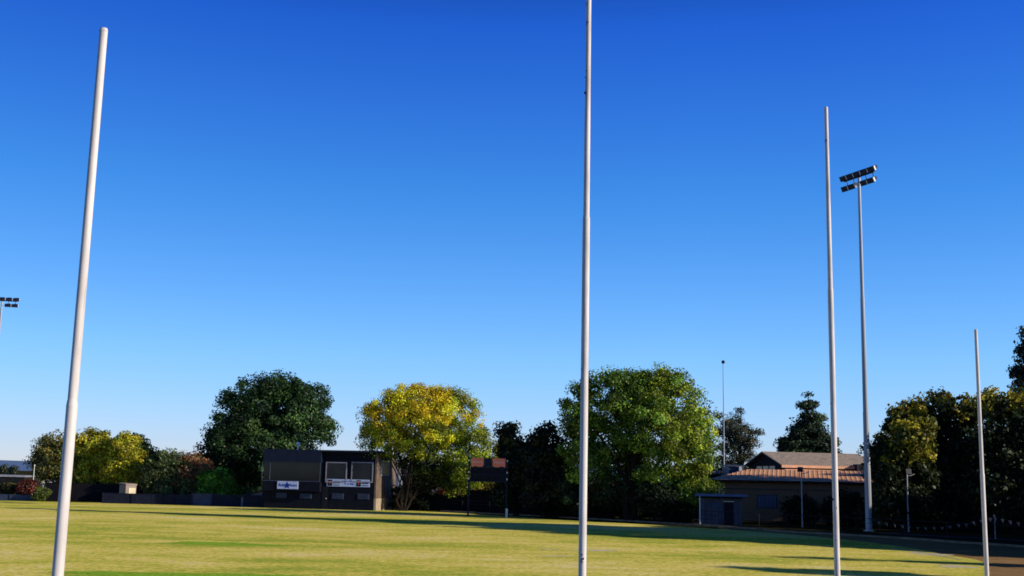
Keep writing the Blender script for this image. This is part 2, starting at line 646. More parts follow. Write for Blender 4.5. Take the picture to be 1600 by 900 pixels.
def z_at(px, py, p):
    d = ray(px, py)
    t = math.hypot(p.x, p.y) / math.hypot(d.x, d.y)
    return CAM_H + d.z * t


h_b = z_at(162, 50, pos[0])
s_b = z_at(110, 635, pos[0])
h_g = z_at(1292, 170, pos[2])
bp = make_post('behind_post', s_b, h_b, .044, .037, .032)
bp.location = (pos[0].x, pos[0].y, 0)
tag(bp, 'short white steel post at the far left, nearest and thickest of the four', 'goal post', 'white goal and behind posts in a row')
b2 = copy_tree(bp)
b2.location = (pos[3].x, pos[3].y, 0)
b2.scale = (1.0, 1.0, z_at(1523, 517, pos[3]) / h_b)
b2['label'] = 'short white steel post on the right where the grass meets bare dirt'
g1 = make_post('goal_post', z_at(1296, 455, pos[2]), h_g, .046, .0385, .031)
g1.location = (pos[1].x, pos[1].y, 0)
tag(g1, 'tall white goal post near the centre whose top leaves the picture', 'goal post', 'white goal and behind posts in a row')
g2 = copy_tree(g1)
g2.location = (pos[2].x, pos[2].y, 0)
g2['label'] = 'tall white goal post with its top in view, left of the floodlight tower'


def rust(parent, p, z, ang, r, n=3):
    rr = random.Random(int(z * 100))
    for i in range(n):
        mb = MB()
        a = ang + rr.uniform(-.3, .3)
        mb.sphere((math.cos(a) * r, math.sin(a) * r, z + rr.uniform(-.05, .05)), rr.uniform(.006, .013), 8, 5, rr.uniform(1, 2.2))
        mb.build('rust_spot', M['rust'], parent)


a_cam = -math.pi / 2 - math.atan2(pos[1].x, pos[1].y)
for z in (z_at(910, 873, pos[1]),):
    rust(g1, pos[1], z, a_cam - .1, .046, 5)
for z, da in ((z_at(917, 148, pos[1]), -.9), (z_at(918, 10, pos[1]), -.9), (z_at(916, 116, pos[1]), -.7)):
    rust(g1, pos[1], z, a_cam + da, .039, 2)
for z, da in ((z_at(1303, 782, pos[2]), -.8), (z_at(1305, 792, pos[2]), .1), (z_at(1306, 848, pos[2]), .2)):
    rust(g2, pos[2], z, -math.pi / 2 - math.atan2(pos[2].x, pos[2].y) + da, .045, 1)


# ------------------------------------------------------------------ floodlight towers
def make_tower():
    H = 24.6
    root = empty('floodlight_tower', (0, 0, 0))
    mb = MB()
    mb.tube([(0, 0, .0), (0, 0, 8), (0, 0, 8.02), (0, 0, 16), (0, 0, 16.02), (0, 0, H)], [.27, .225, .21, .17, .155, .12], 12, smooth=False)
    mb.build('pole', M['galv'], root)
    fl = MB()
    fl.tube([(0, 0, 0), (0, 0, .06)], [.45, .45], 12)
    fl.build('base_plate', M['galv'], root)
    ca = MB()
    ca.tube([(0, 0, H), (0, 0, H + .5)], .075, 8)
    ca.build('mast_head', M['dark_metal'], root)
    for i, zz in enumerate((H + .12, )):
        a = MB()
        a.box(-1.85, 1.85, -.05, .05, zz - .06, zz + .06)
        a.build('crossarm', M['dark_metal'], root)

    def lamp(x, z, tilt):
        l = MB()
        # tapered reflector housing, facing -Y and tilted down
        hw, hh, dp = .40, .20, .46
        v = [(-hw, -dp, -hh), (hw, -dp, -hh), (hw, -dp, hh), (-hw, -dp, hh), (-hw * .62, 0, -hh * .55), (hw * .62, 0, -hh * .55), (hw * .62, 0, hh * .55), (-hw * .62, 0, hh * .55), (-hw * .4, .14, -hh * .3), (hw * .4, .14, -hh * .3), (hw * .4, .14, hh * .3), (-hw * .4, .14, hh * .3)]
        f = [(0, 4, 5, 1), (1, 5, 6, 2), (2, 6, 7, 3), (3, 7, 4, 0), (4, 8, 9, 5), (5, 9, 10, 6), (6, 10, 11, 7), (7, 11, 8, 4), (8, 11, 10, 9)]
        l.add(v, f)
        o = l.build('lamp', M['dark_metal'], root, (x, .18, z))
        o.rotation_euler = (tilt, 0, 0)
        g = MB()
        g.add([(-hw * .93, -dp + .02, -hh * .9), (hw * .93, -dp + .02, -hh * .9), (hw * .93, -dp + .02, hh * .9), (-hw * .93, -dp + .02, hh * .9)], [(0, 1, 2, 3)])
        g.build('lens', M['lamp_glass'], o)
        k = MB()
        k.box(hw * .9, hw + .02, -dp - .015, -dp + .12, -hh * .8, hh * .8)
        k.build('side_cheek', M['lamp_rim'], o)
        b = MB()
        s = 1 if z > H + .12 else -1
        b.tube([(x, 0, H + .12 + .05 * s), (x, .08, (H + .12 + z) / 2), (x, .15, z)], .03, 6)
        b.build('bracket', M['dark_metal'], root)
    for x in (-1.72, -.86, 0.0, .86, 1.72):
        lamp(x, H + .50, R(30))
    for x in (-1.55, -.70, .78, 1.62):
        lamp(x, H - .30, R(30))
    return root


tw = make_tower()
bpos = gp(1358, 830)
tw.location = (bpos.x, bpos.y, 0)
tw.rotation_euler.z = -R(66)
tw.scale = (.9, .9, (at(1346, 272, bpos.y).z) / 24.9)
tag(tw, 'tall galvanised floodlight tower beside the orange roofed hall, nine lamps in two rows', 'floodlight tower', 'floodlight towers around the oval')
t2 = copy_tree(tw)
p2 = at(4, 470, 147)
t2.location = (p2.x - .05, 147, 0)
t2.scale = (1.0, 1.0, p2.z / 24.7)
t2.rotation_euler.z = R(12)
t2['label'] = 'distant floodlight tower cut by the left edge of the picture'
# ------------------------------------------------------------------ small light poles
def make_light_pole(H):
    root = empty('light_pole', (0, 0, 0))
    mb = MB()
    mb.tube([(0, 0, 0), (0, 0, H)], [.065, .05], 10)
    mb.build('pole', M['galv'], root)
    h = MB()
    v = [(-.22, -.30, -.28), (.22, -.30, -.28), (.22, -.22, .12), (-.22, -.22, .12), (-.15, -.06, -.2), (.15, -.06, -.2), (.15, -.02, .12), (-.15, -.02, .12)]
    h.add(v, [(0, 1, 2, 3), (4, 7, 6, 5), (0, 4, 5, 1), (1, 5, 6, 2), (2, 6, 7, 3), (3, 7, 4, 0)])
    h.build('lamp', M['dark_metal'], root, (0, 0, H + .15))
    a = MB()
    a.tube([(0, 0, H - .3), (.35, -.05, H - .22), (.6, -.05, H - .12)], .03, 6)
    a.build('bracket_arm', M['galv'], root)
    return root


lp = make_light_pole(4.6)
q = gp(1254, 824)
lp.location = (q.x, q.y, 0)
lp.rotation_euler.z = R(-35)
lp.scale.z = at(1252, 733, q.y).z / 4.7
tag(lp, 'thin grey light pole in front of the orange roofed hall', 'light pole', 'thin light poles behind the boundary fence')
lp2 = copy_tree(lp)
q = gp(1420, 831)
lp2.location = (q.x, q.y, 0)
lp2.rotation_euler.z = R(15)
lp2.scale.z = at(1417, 736, q.y).z / 4.7
lp2['label'] = 'thin grey light pole against the dark trees right of the floodlight tower'

# antenna mast with a ball on top
Ym = 132
pm = at(1130, 567, Ym)
root = empty('antenna_mast', (pm.x, Ym, 0), 0, 'thin antenna mast with a small ball on top, behind the hall', 'antenna')
mb = MB()
mb.tube([(0, 0, 0), (0, 0, pm.z)], [.09, .05], 8)
mb.build('mast', M['galv'], root)
mb = MB()
mb.sphere((0, 0, pm.z + .1), .21)
mb.build('ball_top', M['dark_metal'], root)

# thin pale pole far left
q = at(54, 728, 118)
root = empty('flag_pole', (q.x, 118, 0), 0, 'thin white pole beside the red bush at the far left', 'pole')
mb = MB()
mb.tube([(0, 0, 0), (0, 0, q.z)], [.05, .03], 8)
mb.build('pole', M['lamp_rim'], root)
mb = MB()
mb.sphere((0, 0, q.z + .05), .08)
mb.build('finial', M['lamp_rim'], root)

# ------------------------------------------------------------------ clubhouse
CR = R(8)
Pl = at(412, 793, 110)
Fn = Vector((-math.sin(CR), -math.cos(CR), 0))
Fu = Vector((math.cos(CR), -math.sin(CR), 0))
O = Vector((Pl.x, Pl.y, 0))
club = empty('clubhouse', O, -CR, 'two storey dark navy clubhouse with flat roof and sunlit tan end wall', 'clubhouse')


def uz(px, py, v=0.0):
    p = hit(px, py, O + Fn * v, Fn)
    d = p - O
    return d.dot(Fu), p.z


def rect(x0, y0, x1, y1, v=0.0):
    xm, ym = (x0 + x1) / 2, (y0 + y1) / 2
    return uz(x0, ym, v)[0], uz(x1, ym, v)[0], uz(xm, y1, v)[1], uz(xm, y0, v)[1]


W = uz(588, 750)[0]
HT = rect(412, 706, 588, 793)[3]
us, _ = uz(506, 740)[0], 0
DEP = 7.6
mb = MB()
mb.prism([(0.0, 0), (0.0, HT), (DEP, HT - .25), (DEP, 0)], 'x', 0, W - .16)
mb.build('wall', M['navy'], club)
mb = MB()
mb.prism([(0.01, 1.1), (0.01, HT - .03), (DEP, HT - .27), (DEP, 1.1)], 'x', W - .158, W)
ew = mb.build('end_wall', M['tan'], club)
ew['label'] = 'sunlit tan end wall with the shadow of a tree'
mb = MB()
mb.box(W - .158, W + .05, -.02, DEP, 0, 1.098)
mb.build('plinth', M['concrete_base'], club)
mb = MB()
mb.prism([(-.55, HT), (-.55, HT + .17), (DEP + .3, HT - .08), (DEP + .3, HT - .27)], 'x', -.25, W + .4)
mb.build('roof', M['navy_plain'], club)
# left projecting commentary box: parapet band, glazed band, lower band
u0_, u1_, z0_, z1_ = rect(412, 707, 503, 722)
zb = rect(412, 722, 503, 752)[2]
mb = MB()
mb.box(-.05, us - .15, -.62, -.002, z0_, HT - .002)
mb.build('parapet', M['navy_plain'], club)
mb = MB()
mb.box(0, us - .2, -.55, -.004, zb, z0_)
gl = mb.build('box_window', M['glass'], club)
mb = MB()
for px in (413, 425, 503):
    uu = uz(px, 737)[0]
    mb.box(uu - .03, uu + .03, -.60, -.552, zb, z0_)
mb.box(-.02, us - .18, -.60, -.552, zb, zb + .06)
mb.build('frame', M['vent'], gl)
mb = MB()
mb.box(-.05, us - .15, -.62, -.002, zb - .9, zb - .002)
mb.build('lower_panel', M['navy'], club)
# two framed windows
for a in ((509, 722, 542, 754), (549, 722, 583, 754)):
    x0, x1, z0, z1 = rect(*a)
    mb = MB()
    mb.box(x0, x1, -.07, -.003, z0, z0 + .12)
    mb.box(x0, x1, -.07, -.003, z1 - .09, z1)
    mb.box(x0, x0 + .09, -.069, -.003, z0 + .12, z1 - .09)
    mb.box(x1 - .09, x1, -.069, -.003, z0 + .12, z1 - .09)
    wf = mb.build('window', M['frame'], club)
    mb = MB()
    mb.box(x0 + .09, x1 - .09, -.03, -.004, z0 + .12, z1 - .09)
    mb.build('pane', M['glass2'], wf)
for a in ((432, 769.5, 448, 778), (469, 770.5, 487, 779), (519, 771, 537, 780), (559, 771.5, 577, 780.5)):
    x0, x1, z0, z1 = rect(*a)
    mb = MB()
    mb.box(x0, x1, -.06, -.003, z0, z1)
    vt = mb.build('vent_window', M['vent'], club)
    mb = MB()
    for k in range(4):
        zz = z0 + (z1 - z0) * (k + .5) / 4
        mb.box(x0 + .05, x1 - .05, -.085, -.061, zz - .02, zz + .02)
    mb.build('louvre', M['navy_plain'], vt)


def text(name, s, size, m, parent, loc, sx=1.0):
    cu = bpy.data.curves.new(name, 'FONT')
    cu.body = s
    cu.size = size
    cu.align_x = 'CENTER'
    cu.align_y = 'CENTER'
    cu.extrude = .004
    tmp = bpy.data.objects.new(name + '_tmp', cu)
    COL.objects.link(tmp)
    bpy.context.view_layer.update()
    me = bpy.data.meshes.new_from_object(tmp.evaluated_get(bpy.context.evaluated_depsgraph_get()))
    bpy.data.objects.remove(tmp)
    bpy.data.curves.remove(cu)
    me.materials.clear()
    me.materials.append(m)
    o = bpy.data.objects.new(name, me)
    COL.objects.link(o)
    o.parent = parent
    o.location = loc
    o.rotation_euler = (R(90), 0, 0)
    o.scale.x = sx
    return o


def star(mb, cx, cz, r, y0, y1):
    pl = []
    for i in range(10):
        a = math.pi / 2 + i * math.pi / 5
        k = r if i % 2 == 0 else r * .45
        pl.append((cx + k * math.cos(a), cz + k * math.sin(a)))
    mb.prism(pl, 'y', y0, y1)


x0, x1, z0, z1 = rect(433.5, 752, 466, 764, .62)
mb = MB()
mb.box(x0, x1, -.69, -.622, z0, z1)
sg = mb.build('sign', M['sign_white'], club)
sg['label'] = 'white sign with blue lettering either side of a blue star'
xc, zc = (x0 + x1) / 2, (z0 + z1) / 2
mb = MB()
star(mb, xc - .05, zc - .02, .34, -.705, -.692)
mb.build('star', M['sign_blue'], sg)
text('lettering', 'Boler', .42, M['sign_blue'], sg, (x0 + .52, -.70, zc), .85)
text('lettering', 'Motors', .36, M['sign_blue'], sg, (x1 - .5, -.70, zc), .75)
x0, x1, z0, z1 = rect(511, 749, 578, 760.5)
mb = MB()
mb.box(x0, x1, -.055, -.003, z0, z1)
sg = mb.build('sponsor_sign', M['sign_white'], club)
sg['label'] = 'long white sponsor board below the two framed windows'


def sub(f0, f1, g0, g1, m, name, d=.012):
    mb = MB()
    mb.box(x0 + (x1 - x0) * f0, x0 + (x1 - x0) * f1, -.055 - d, -.0565, z0 + (z1 - z0) * g0, z0 + (z1 - z0) * g1)
    return mb.build(name, m, sg)


for b in (0.02, .69):
    sub(b, b + .105, .08, .9, M['sign_dark'], 'emblem_panel')
    sub(b + .125, b + .285, .45, .74, M['sign_dark'], 'name_panel')
    sub(b + .04, b + .06, .25, .7, M['sign_orange'], 'emblem', .016)
    for k in range(9):
        sub(b + .13 + k * .017, b + .14 + k * .017, .14, .26, M['sign_dark'], 'small_print', .011)
for k in range(7):
    sub(.35 + k * .042, .35 + k * .042 + .028, .68 + .03 * (k % 2), .80, M['sign_blue'], 'small_print', .011)
for a, b, c, d in ((.42, .44, .3, .52), (.49, .505, .25, .5), (.53, .62, .36, .46), (.56, .66, .28, .33)):
    sub(a, b, c, d, M['sign_blue'], 'script_stroke', .011)
# end-wall window: on plane u=W
mb = MB()
mb.box(W + .002, W + .07, 1.4, 4.6, 3.2, 4.7)
ewn = mb.build('end_window', M['frame'], club)
mb = MB()
mb.box(W + .072, W + .09, 1.55, 4.45, 3.3, 4.6)
mb.build('pane', M['glass2'], ewn)
mb = MB()
mb.box(us - .05, us + .45, -.03, -.003, 0, 2.1)
dr = mb.build('door', M['door'], club)
mb = MB()
mb.sphere((us + .35, -.06, 1.0), .04)
mb.build('handle', M['lamp_rim'], dr)
x_, z_ = uz(455, 702)
mb = MB()
mb.tube([(x_, 2, HT - .2), (x_, 2, HT + .65)], .09, 10)
mb.sphere((x_, 2, HT + .78), .22, 10, 6, .8)
mb.build('roof_ventilator', M['lamp_rim'], club)

# lean-to shed left of the clubhouse
A = at(374, 790, 112)
B = at(424, 790, 112)
Lw = B.x - A.x
zt = at(424, 762, 112).z
zl = at(374, 777, 112).z
sh = empty('lean_to_shed', (A.x, 112, 0), 0, 'small lean-to with sloping dark roof left of the navy clubhouse', 'shed')
mb = MB()
mb.prism([(0.15, 0), (0.15, zl), (Lw - .9, zt - .35), (Lw - .9, 0)], 'y', 0, 3)
mb.build('wall', M['lean_wall'], sh)
mb = MB()
mb.prism([(-.1, zl), (-.1, zl + .12), (Lw - .8, zt - .18), (Lw - .8, zt - .3)], 'y', -.3, 3.3)
mb.build('roof', M['navy_plain'], sh)
mb = MB()
mb.tube([(1.55, -.1, 0), (1.55, -.1, zt - .8)], .05, 8)
mb.build('post', M['dark_metal'], sh)

# ------------------------------------------------------------------ scoreboard
Ys = 97.5
a = at(733, 760, Ys)
b = at(791, 760, Ys)
sb = empty('scoreboard', (a.x, Ys, 0), 0, 'dark scoreboard on posts topped by two orange red signs', 'scoreboard')
SW = b.x - a.x
z_t = at(762, 716, Ys).z
z_s = at(762, 729.5, Ys).z
z_b = at(762, 753, Ys).z
for x in (-.03, SW + .03):
    mb = MB()
    mb.box(x - .07, x + .07, -.08, .08, 0, z_t + .02)
    mb.build('post', M['navy_plain'], sb)
mb = MB()
mb.box(.07, SW - .07, -.06, .06, z_b, z_s - .02)
bd = mb.build('board', M['sign_dark'], sb)
mb = MB()
for k in (0, .5, 1):
    z = z_b + (z_s - z_b - .1) * k
    mb.box(.07, SW - .07, -.095, -.063, z, z + .08)
mb.build('rail', M['navy_plain'], bd)
mb = MB()
for i in range(2):
    for j in range(4):
        xx = .35 + j * (SW - .9) / 3
        zz = z_b + .22 + i * .72
        mb.box(xx, xx + .26, -.075, -.0625, zz, zz + .34)
mb.build('number_slot', M['door'], bd)
for f0, f1 in ((.03, .375), (.605, .97)):
    xa, xb = SW * f0 + .05, SW * f1 - .02
    mb = MB()
    mb.box(xa, xb, -.07, .03, z_s, z_t)
    s_ = mb.build('sign', M['sign_red'], sb)
    mb = MB()
    zc = (z_s + z_t) / 2 + .02
    nlet = 7
    for k in range(nlet):
        u = xa + (xb - xa) * (.12 + .78 * k / nlet)
        wd = (xb - xa) * .075
        # block letters too small to read in the photo
        mb.box(u, u + wd * .3, -.083, -.0715, zc - .07, zc + .07)
        mb.box(u + wd * .3, u + wd, -.083, -.0715, zc + (.03 if k % 2 else -.02), zc + (.07 if k % 2 else .02))
    mb.build('lettering', M['lamp_rim'], s_)
mb = MB()
mb.box(SW * .385, SW * .6, -.05, .03, z_s, z_t)
mb.build('clock_panel', M['navy_plain'], sb)
for x in (-.05, SW + .05):
    for z in (z_t - .2, z_s - .45, z_b + .25):
        mb = MB()
        mb.box(x - .05, x + .05, -.12, -.081, z - .07, z + .07)
        mb.build('clamp', M['lamp_rim'], sb)

# white marker post below the scoreboard
q = gp(791.5, 803.5)
mk = empty('marker_post', (at(791.5, 803, 96.9).x, 96.9, 0), 0, 'short pale marker post at the foot of the scoreboard', 'marker post')
mb = MB()
mb.box(-.09, .09, -.09, .09, 0, .68)
mb.build('post', M['lamp_rim'], mk)
mb = MB()
mb.prism([(-.09, .68), (.09, .68), (0, .76)], 'y', -.09, .09)
mb.build('cap', M['lamp_rim'], mk)


# ------------------------------------------------------------------ fences
def fence(name, p0, p1, z1, m, label, cat, post_step=2.4, post_m=None, cap=True):
    p0, p1 = Vector((p0[0], p0[1], 0)), Vector((p1[0], p1[1], 0))
    L = (p1 - p0).length
    root = empty(name, p0, math.atan2(p1.y - p0.y, p1.x - p0.x), label, cat)
    mb = MB()
    mb.box(0, L, 0, .04, .03, z1)
    mb.build('panel', m, root)
    if cap:
        mb = MB()
        mb.box(0, L, -.03, .07, z1 + .002, z1 + .05)
        mb.build('top_rail', post_m or m, root)
    n_ = max(1, int(L / post_step))
    for i in range(n_ + 1):
        mb = MB()
        x = L * i / n_
        mb.box(x - .05, x + .05, -.08, -.003, 0, z1 + .06)
        mb.build('post', post_m or m, root)
    return root


f = fence('panel_fence', at(160, 785, 113.5), at(300, 785, 113), .95, M['fence_blue'], 'low blue grey panel fence behind the far grass, left of the lean-to', 'fence')
f = fence('panel_fence', at(331, 785, 112.6), at(412, 785, 111.6), 1.05, M['fence_blue'], 'low dark blue panel fence in front of the lean-to shed', 'fence')
f = fence('panel_fence', at(300, 785, 113), at(331, 785, 112.6), 1.1, M['fence_blue_pale'], 'short paler blue panel fence section below the bright green bush', 'fence')
f = fence('paling_fence', at(70, 770, 119), at(225, 770, 119), 1.75, M['fence_wood'], 'dark paling fence in shade under the yellow green trees on the left', 'fence')
f = fence('low_fence', at(-60, 780, 116), at(54, 780, 116), .55, M['fence_blue_pale'], 'very low pale blue fence at the far left edge of the grass', 'fence')
f = fence('paling_fence', at(622, 790, 114), at(722, 790, 112), 1.5, M['fence_wood'], 'dark paling fence between the yellow tree and the scoreboard', 'fence')
f = fence('paling_fence', at(722, 790, 112), at(905, 790, 104), 2.0, M['fence_wood'], 'taller dark paling fence behind the scoreboard', 'fence')

# oval boundary fence: posts, rail and wires behind the kerb
off = []
for i, k in enumerate(kerb):
    d = (kerb[min(i + 1, len(kerb) - 1)] - kerb[max(i - 1, 0)]).normalized()
    nrm = Vector((-d.y, d.x))
    if nrm.y < 0:
        nrm = -nrm
    off.append(k + nrm * 1.6)
bf = empty('boundary_fence', (off[0].x, off[0].y, 0), 0, 'low pipe and wire boundary fence curving behind the pale kerb', 'fence')
o3 = [Vector((p.x - off[0].x, p.y - off[0].y, 0)) for p in off]
mb = MB()
mb.tube([p + Vector((0, 0, 1.08)) for p in o3], .020, 6)
mb.build('top_rail', M['wire'], bf)
mb = MB()
for z in (.12, .45, .78):
    mb.tube([p + Vector((0, 0, z)) for p in o3], .008, 4)
mb.build('wire', M['wire'], bf)
acc = 0
for i in range(1, len(o3)):
    acc += (o3[i] - o3[i - 1]).length
    if acc > 2.8 or i == 1:
        acc = 0
        mb = MB()
        mb.tube([o3[i], o3[i] + Vector((0, 0, 1.06))], .022, 6)
        mb.build('post', M['wire'], bf)

# ------------------------------------------------------------------ far-left buildings
def shed(name, x0, x1, ytop, ybase, Y, depth, m_wall, m_roof, label, cat, ridge=.6, flat=False, over=.2, rz=0.0):
    a, b = at(x0, ytop, Y), at(x1, ytop, Y)
    Wd = b.x - a.x
    zt_ = (a.z + b.z) / 2
    root = empty(name, (a.x, Y, 0), rz, label, cat)
    mb = MB()
    mb.box(0, Wd, 0, depth, 0, zt_)
    mb.build('wall', m_wall, root)
    mb = MB()
    if flat:
        mb.prism([(-over, zt_ + .003), (-over, zt_ + .15), (depth + over, zt_ + .15 + ridge), (depth + over, zt_ + .003 + ridge)], 'x', -over, Wd + over)
    else:
        mb.prism([(-over, zt_), (-over, zt_ + .08), (depth / 2, zt_ + ridge + .08), (depth + over, zt_ + .08), (depth + over, zt_), (depth / 2, zt_ + ridge)], 'x', -over, Wd + over)
    mb.build('roof', m_roof, root)
    return root, Wd, zt_


r_, wd, zt_ = shed('garden_shed', 197, 214, 758.5, 773, 115.6, 1.5, M['pale'], M['pale'], 'small pinkish sunlit shed under the yellow green tree', 'shed', .1, True, .05, R(42))
mb = MB()
mb.box(.3, 1.0, -.04, -.003, 0, zt_ - .25)
mb.build('door', M['cream'], r_)
q = at(200, 773, 114.3)
q2 = at(228, 773, 114.3)
ct = empty('concrete_tank_stand', (q.x, 114.3, 0), 0, 'pale low slab in front of the pinkish shed', 'slab')
mb = MB()
mb.box(0, q2.x - q.x, 0, 1.2, q.z - .22, q.z)
mb.build('slab', M['cream'], ct)
mb = MB()
for xx in (.1, (q2.x - q.x) - .3):
    mb.box(xx, xx + .2, .1, .9, 0, q.z - .222)
mb.build('leg', M['brick_dark'], ct)
r_, wd, zt_ = shed('farm_shed', 64, 96, 756, 766, 170, 8, M['white_wall'], M['white_wall'], 'white roofed shed behind the left behind post', 'shed', 1.0)
mb = MB()
mb.box(.6, 1.7, -.05, -.003, 0, zt_ - .2)
mb.build('door', M['vent'], r_)
r_, wd, zt_ = shed('long_shed', -60, 38, 744.5, 775, 190, 9, M['brick_dark'], M['tin'], 'long low building with pale flat roof at the far left', 'building', .15, True)
mb = MB()
for k in range(4):
    mb.box(.8 + k * 2.4, 2.2 + k * 2.4, -.05, -.003, 1.0, max(1.6, zt_ - .4))
mb.build('window', M['glass2'], r_)

# cottages seen under the yellow tree and behind the clubhouse
r_, wd, zt_ = shed('cottage', 646, 700, 775, 790, 132, 7, M['cream'], M['grey_roof'], 'cream cottage with grey roof under the yellow tree', 'house', 1.5)
mb = MB()
mb.box(2.0, 3.0, -.05, -.003, .4, zt_ - .3)
mb.build('window', M['glass2'], r_)
mb = MB()
mb.box(2.9, 3.4, 2.4, 2.9, zt_ + .6, zt_ + 2.0)
mb.build('chimney', M['brick'], r_)
r_, wd, zt_ = shed('weatherboard_house', 606, 623, 741, 790, 134, 8, M['lean_wall'], M['grey_roof'], 'pale blue grey house corner between the clubhouse and the yellow tree trunk', 'house', 1.3)
mb = MB()
mb.box(.3, .9, -.05, -.003, 1.0, 2.2)
mb.build('window', M['glass2'], r_)

# low dark brick changing rooms behind the centre goal post
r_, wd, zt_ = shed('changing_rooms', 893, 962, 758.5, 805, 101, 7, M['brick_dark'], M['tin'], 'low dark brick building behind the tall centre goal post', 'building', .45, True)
mb = MB()
mb.box(1.65, 2.6, -.05, -.003, 1.0, 2.1)
wn = mb.build('window', M['door'], r_)
mb = MB()
mb.box(1.72, 2.53, -.07, -.052, 1.07, 2.03)
mb.build('pane', M['glass'], wn)
mb = MB()
mb.box(.5, 1.1, -.05, -.003, 0, 2.0)
mb.build('door', M['door'], r_)
mb = MB()
mb.box(2.6, 2.85, 3, 3.25, zt_ + .3, zt_ + .75)
mb.build('chimney', M['white_wall'], r_)
mb = MB()
for x in (1.3, ):
    mb.box(x, x + .08, -.06, -.003, 1.2, 1.4)
mb.build('meter_box', M['lamp_rim'], r_)

# ------------------------------------------------------------------ interchange hut
Yh = gp(1130, 821).y
a, b = at(1093, 800, Yh), at(1160, 800, Yh)
hut = empty('interchange_hut', (a.x, Yh, 0), R(-4), 'small pale hut with bright blue edged flat roof beside the big green tree', 'hut')
HW = b.x - a.x
zt_ = at(1128, 779, Yh).z
mb = MB()
mb.box(.12, HW, .4, 2.4, 0, zt_)
mb.build('wall', M['hut_wall'], hut)
mb = MB()
mb.prism([(-.55, zt_ + .16), (-.55, zt_ + .34), (2.7, zt_ + .17), (2.7, zt_ + .003)], 'x', -.25, HW + .3)
mb.build('roof', M['hut_roof'], hut)
mb = MB()
mb.tube([(0, -.35, 0), (0, -.35, zt_ + .155)], .045, 8)
mb.build('post', M['lamp_rim'], hut)
mb = MB()
mb.box(HW * .58, HW * .80, .34, .397, 0, zt_ - .25)
dr = mb.build('door', M['door'], hut)
mb = MB()
mb.box(HW * .57, HW * .815, .36, .396, zt_ - .245, zt_ - .18)
mb.build('lintel', M['lamp_rim'], dr)
mb = MB()
mb.box(HW * .16, HW * .55, .345, .397, 1.25, zt_ - .3)
mb.build('shutter', M['vent'], hut)
mb = MB()
mb.tube([(HW * .5, 1.0, zt_ + .2), (HW * .5, 1.0, zt_ + .75)], .04, 6)
mb.build('flue', M['galv'], hut)

# ------------------------------------------------------------------ hall with orange roof
AR = R(14)
c0 = at(1105, 750, 104)
hall = empty('community_hall', (c0.x, c0.y, 0), -AR, 'brown brick hall with orange ribbed roof and raised grey tiled gable', 'hall')
HL, EZ, RUN = 17.5, 3.5, 5.6
RZ = EZ + RUN * math.tan(R(10.6))
mb = MB()
mb.box(.5, HL - .4, .6, 12, 0, EZ - .12)
mb.build('wall', M['brick'], hall)
# ribbed roof: trapezoid with hip at the left end
mb = MB()
hipx = 3.4
ny = 26


def ribbed(mb, x0, x1, amp=.022, period=.40):
    n_ = int((x1 - x0) / (period / 6))
    v, f = [], []
    for i in range(n_ + 1):
        x = x0 + (x1 - x0) * i / n_
        ph = (x / period) % 1
        zz = amp * (1 if ph < .22 else (1 - (ph - .22) / .1 if ph < .32 else (0 if ph < .9 else (ph - .9) / .1)))
        t = min(1.0, max(0.02, x / hipx))
        v += [(x, 0, EZ + zz), (x, RUN * t, EZ + (RZ - EZ) * t + zz)]
        if i:
            f.append((2 * i - 2, 2 * i, 2 * i + 1, 2 * i - 1))
    mb.add(v, f)


ribbed(mb, 0.0, HL)
rf = mb.build('ribbed_roof', M['terracotta'], hall)
mb = MB()
mb.add([(0, 0, EZ), (hipx, RUN, RZ), (hipx, RUN + 5, RZ), (0, 11, EZ)], [(0, 3, 2, 1)])
mb.add([(hipx, RUN, RZ), (HL, RUN, RZ), (HL, RUN + 5, RZ), (hipx, RUN + 5, RZ)], [(0, 1, 2, 3)])
mb.build('hip_roof', M['terracotta'], hall)
mb = MB()
mb.box(-.05, HL, -.12, -.003, EZ - .12, EZ + .01)
mb.build('gutter', M['gutter_red'], hall)
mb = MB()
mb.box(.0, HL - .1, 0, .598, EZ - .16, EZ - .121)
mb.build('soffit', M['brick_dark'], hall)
mb = MB()
hx = lambda px, py, v: (hit(px, py, Vector((c0.x, c0.y, 0)) + Vector((math.sin(AR), math.cos(AR), 0)) * v, Vector((-math.sin(AR), -math.cos(AR), 0))) - Vector((c0.x, c0.y, 0)))
eu = Vector((math.cos(AR), -math.sin(AR), 0))
a = hx(1183, 783, .6)
b = hx(1215, 783, .6)
u_a, u_b = a.dot(eu), b.dot(eu)
zt2, zb2 = hx(1198, 773, .6).z, hx(1198, 794, .6).z
mb.box(u_a, u_b, .54, .597, zb2, zt2)
wn = mb.build('window', M['vent'], hall)
mb = MB()
for k in range(5):
    u = u_a + .08 + (u_b - u_a - .16) * k / 5
    mb.box(u, u + (u_b - u_a - .16) / 5 - .05, .52, .538, zb2 + .08, zt2 - .08)
mb.build('pane', M['lean_wall'], wn)
mb = MB()
mb.tube([(1.5, .56, EZ - .75), (HL - 1, .56, EZ - .75)], .035, 6)
mb.build('conduit', M['vent'], hall)
mb = MB()
mb.box(u_b + 1.0, u_b + 1.9, .50, .597, .9, 1.6)
mb.build('meter_box', M['vent'], hall)
# raised clerestory hall behind: own rotation as a local turn
def up_pt(px, py, Y):
    p = at(px, py, Y)
    d = p - Vector((c0.x, c0.y, 0))
    return d


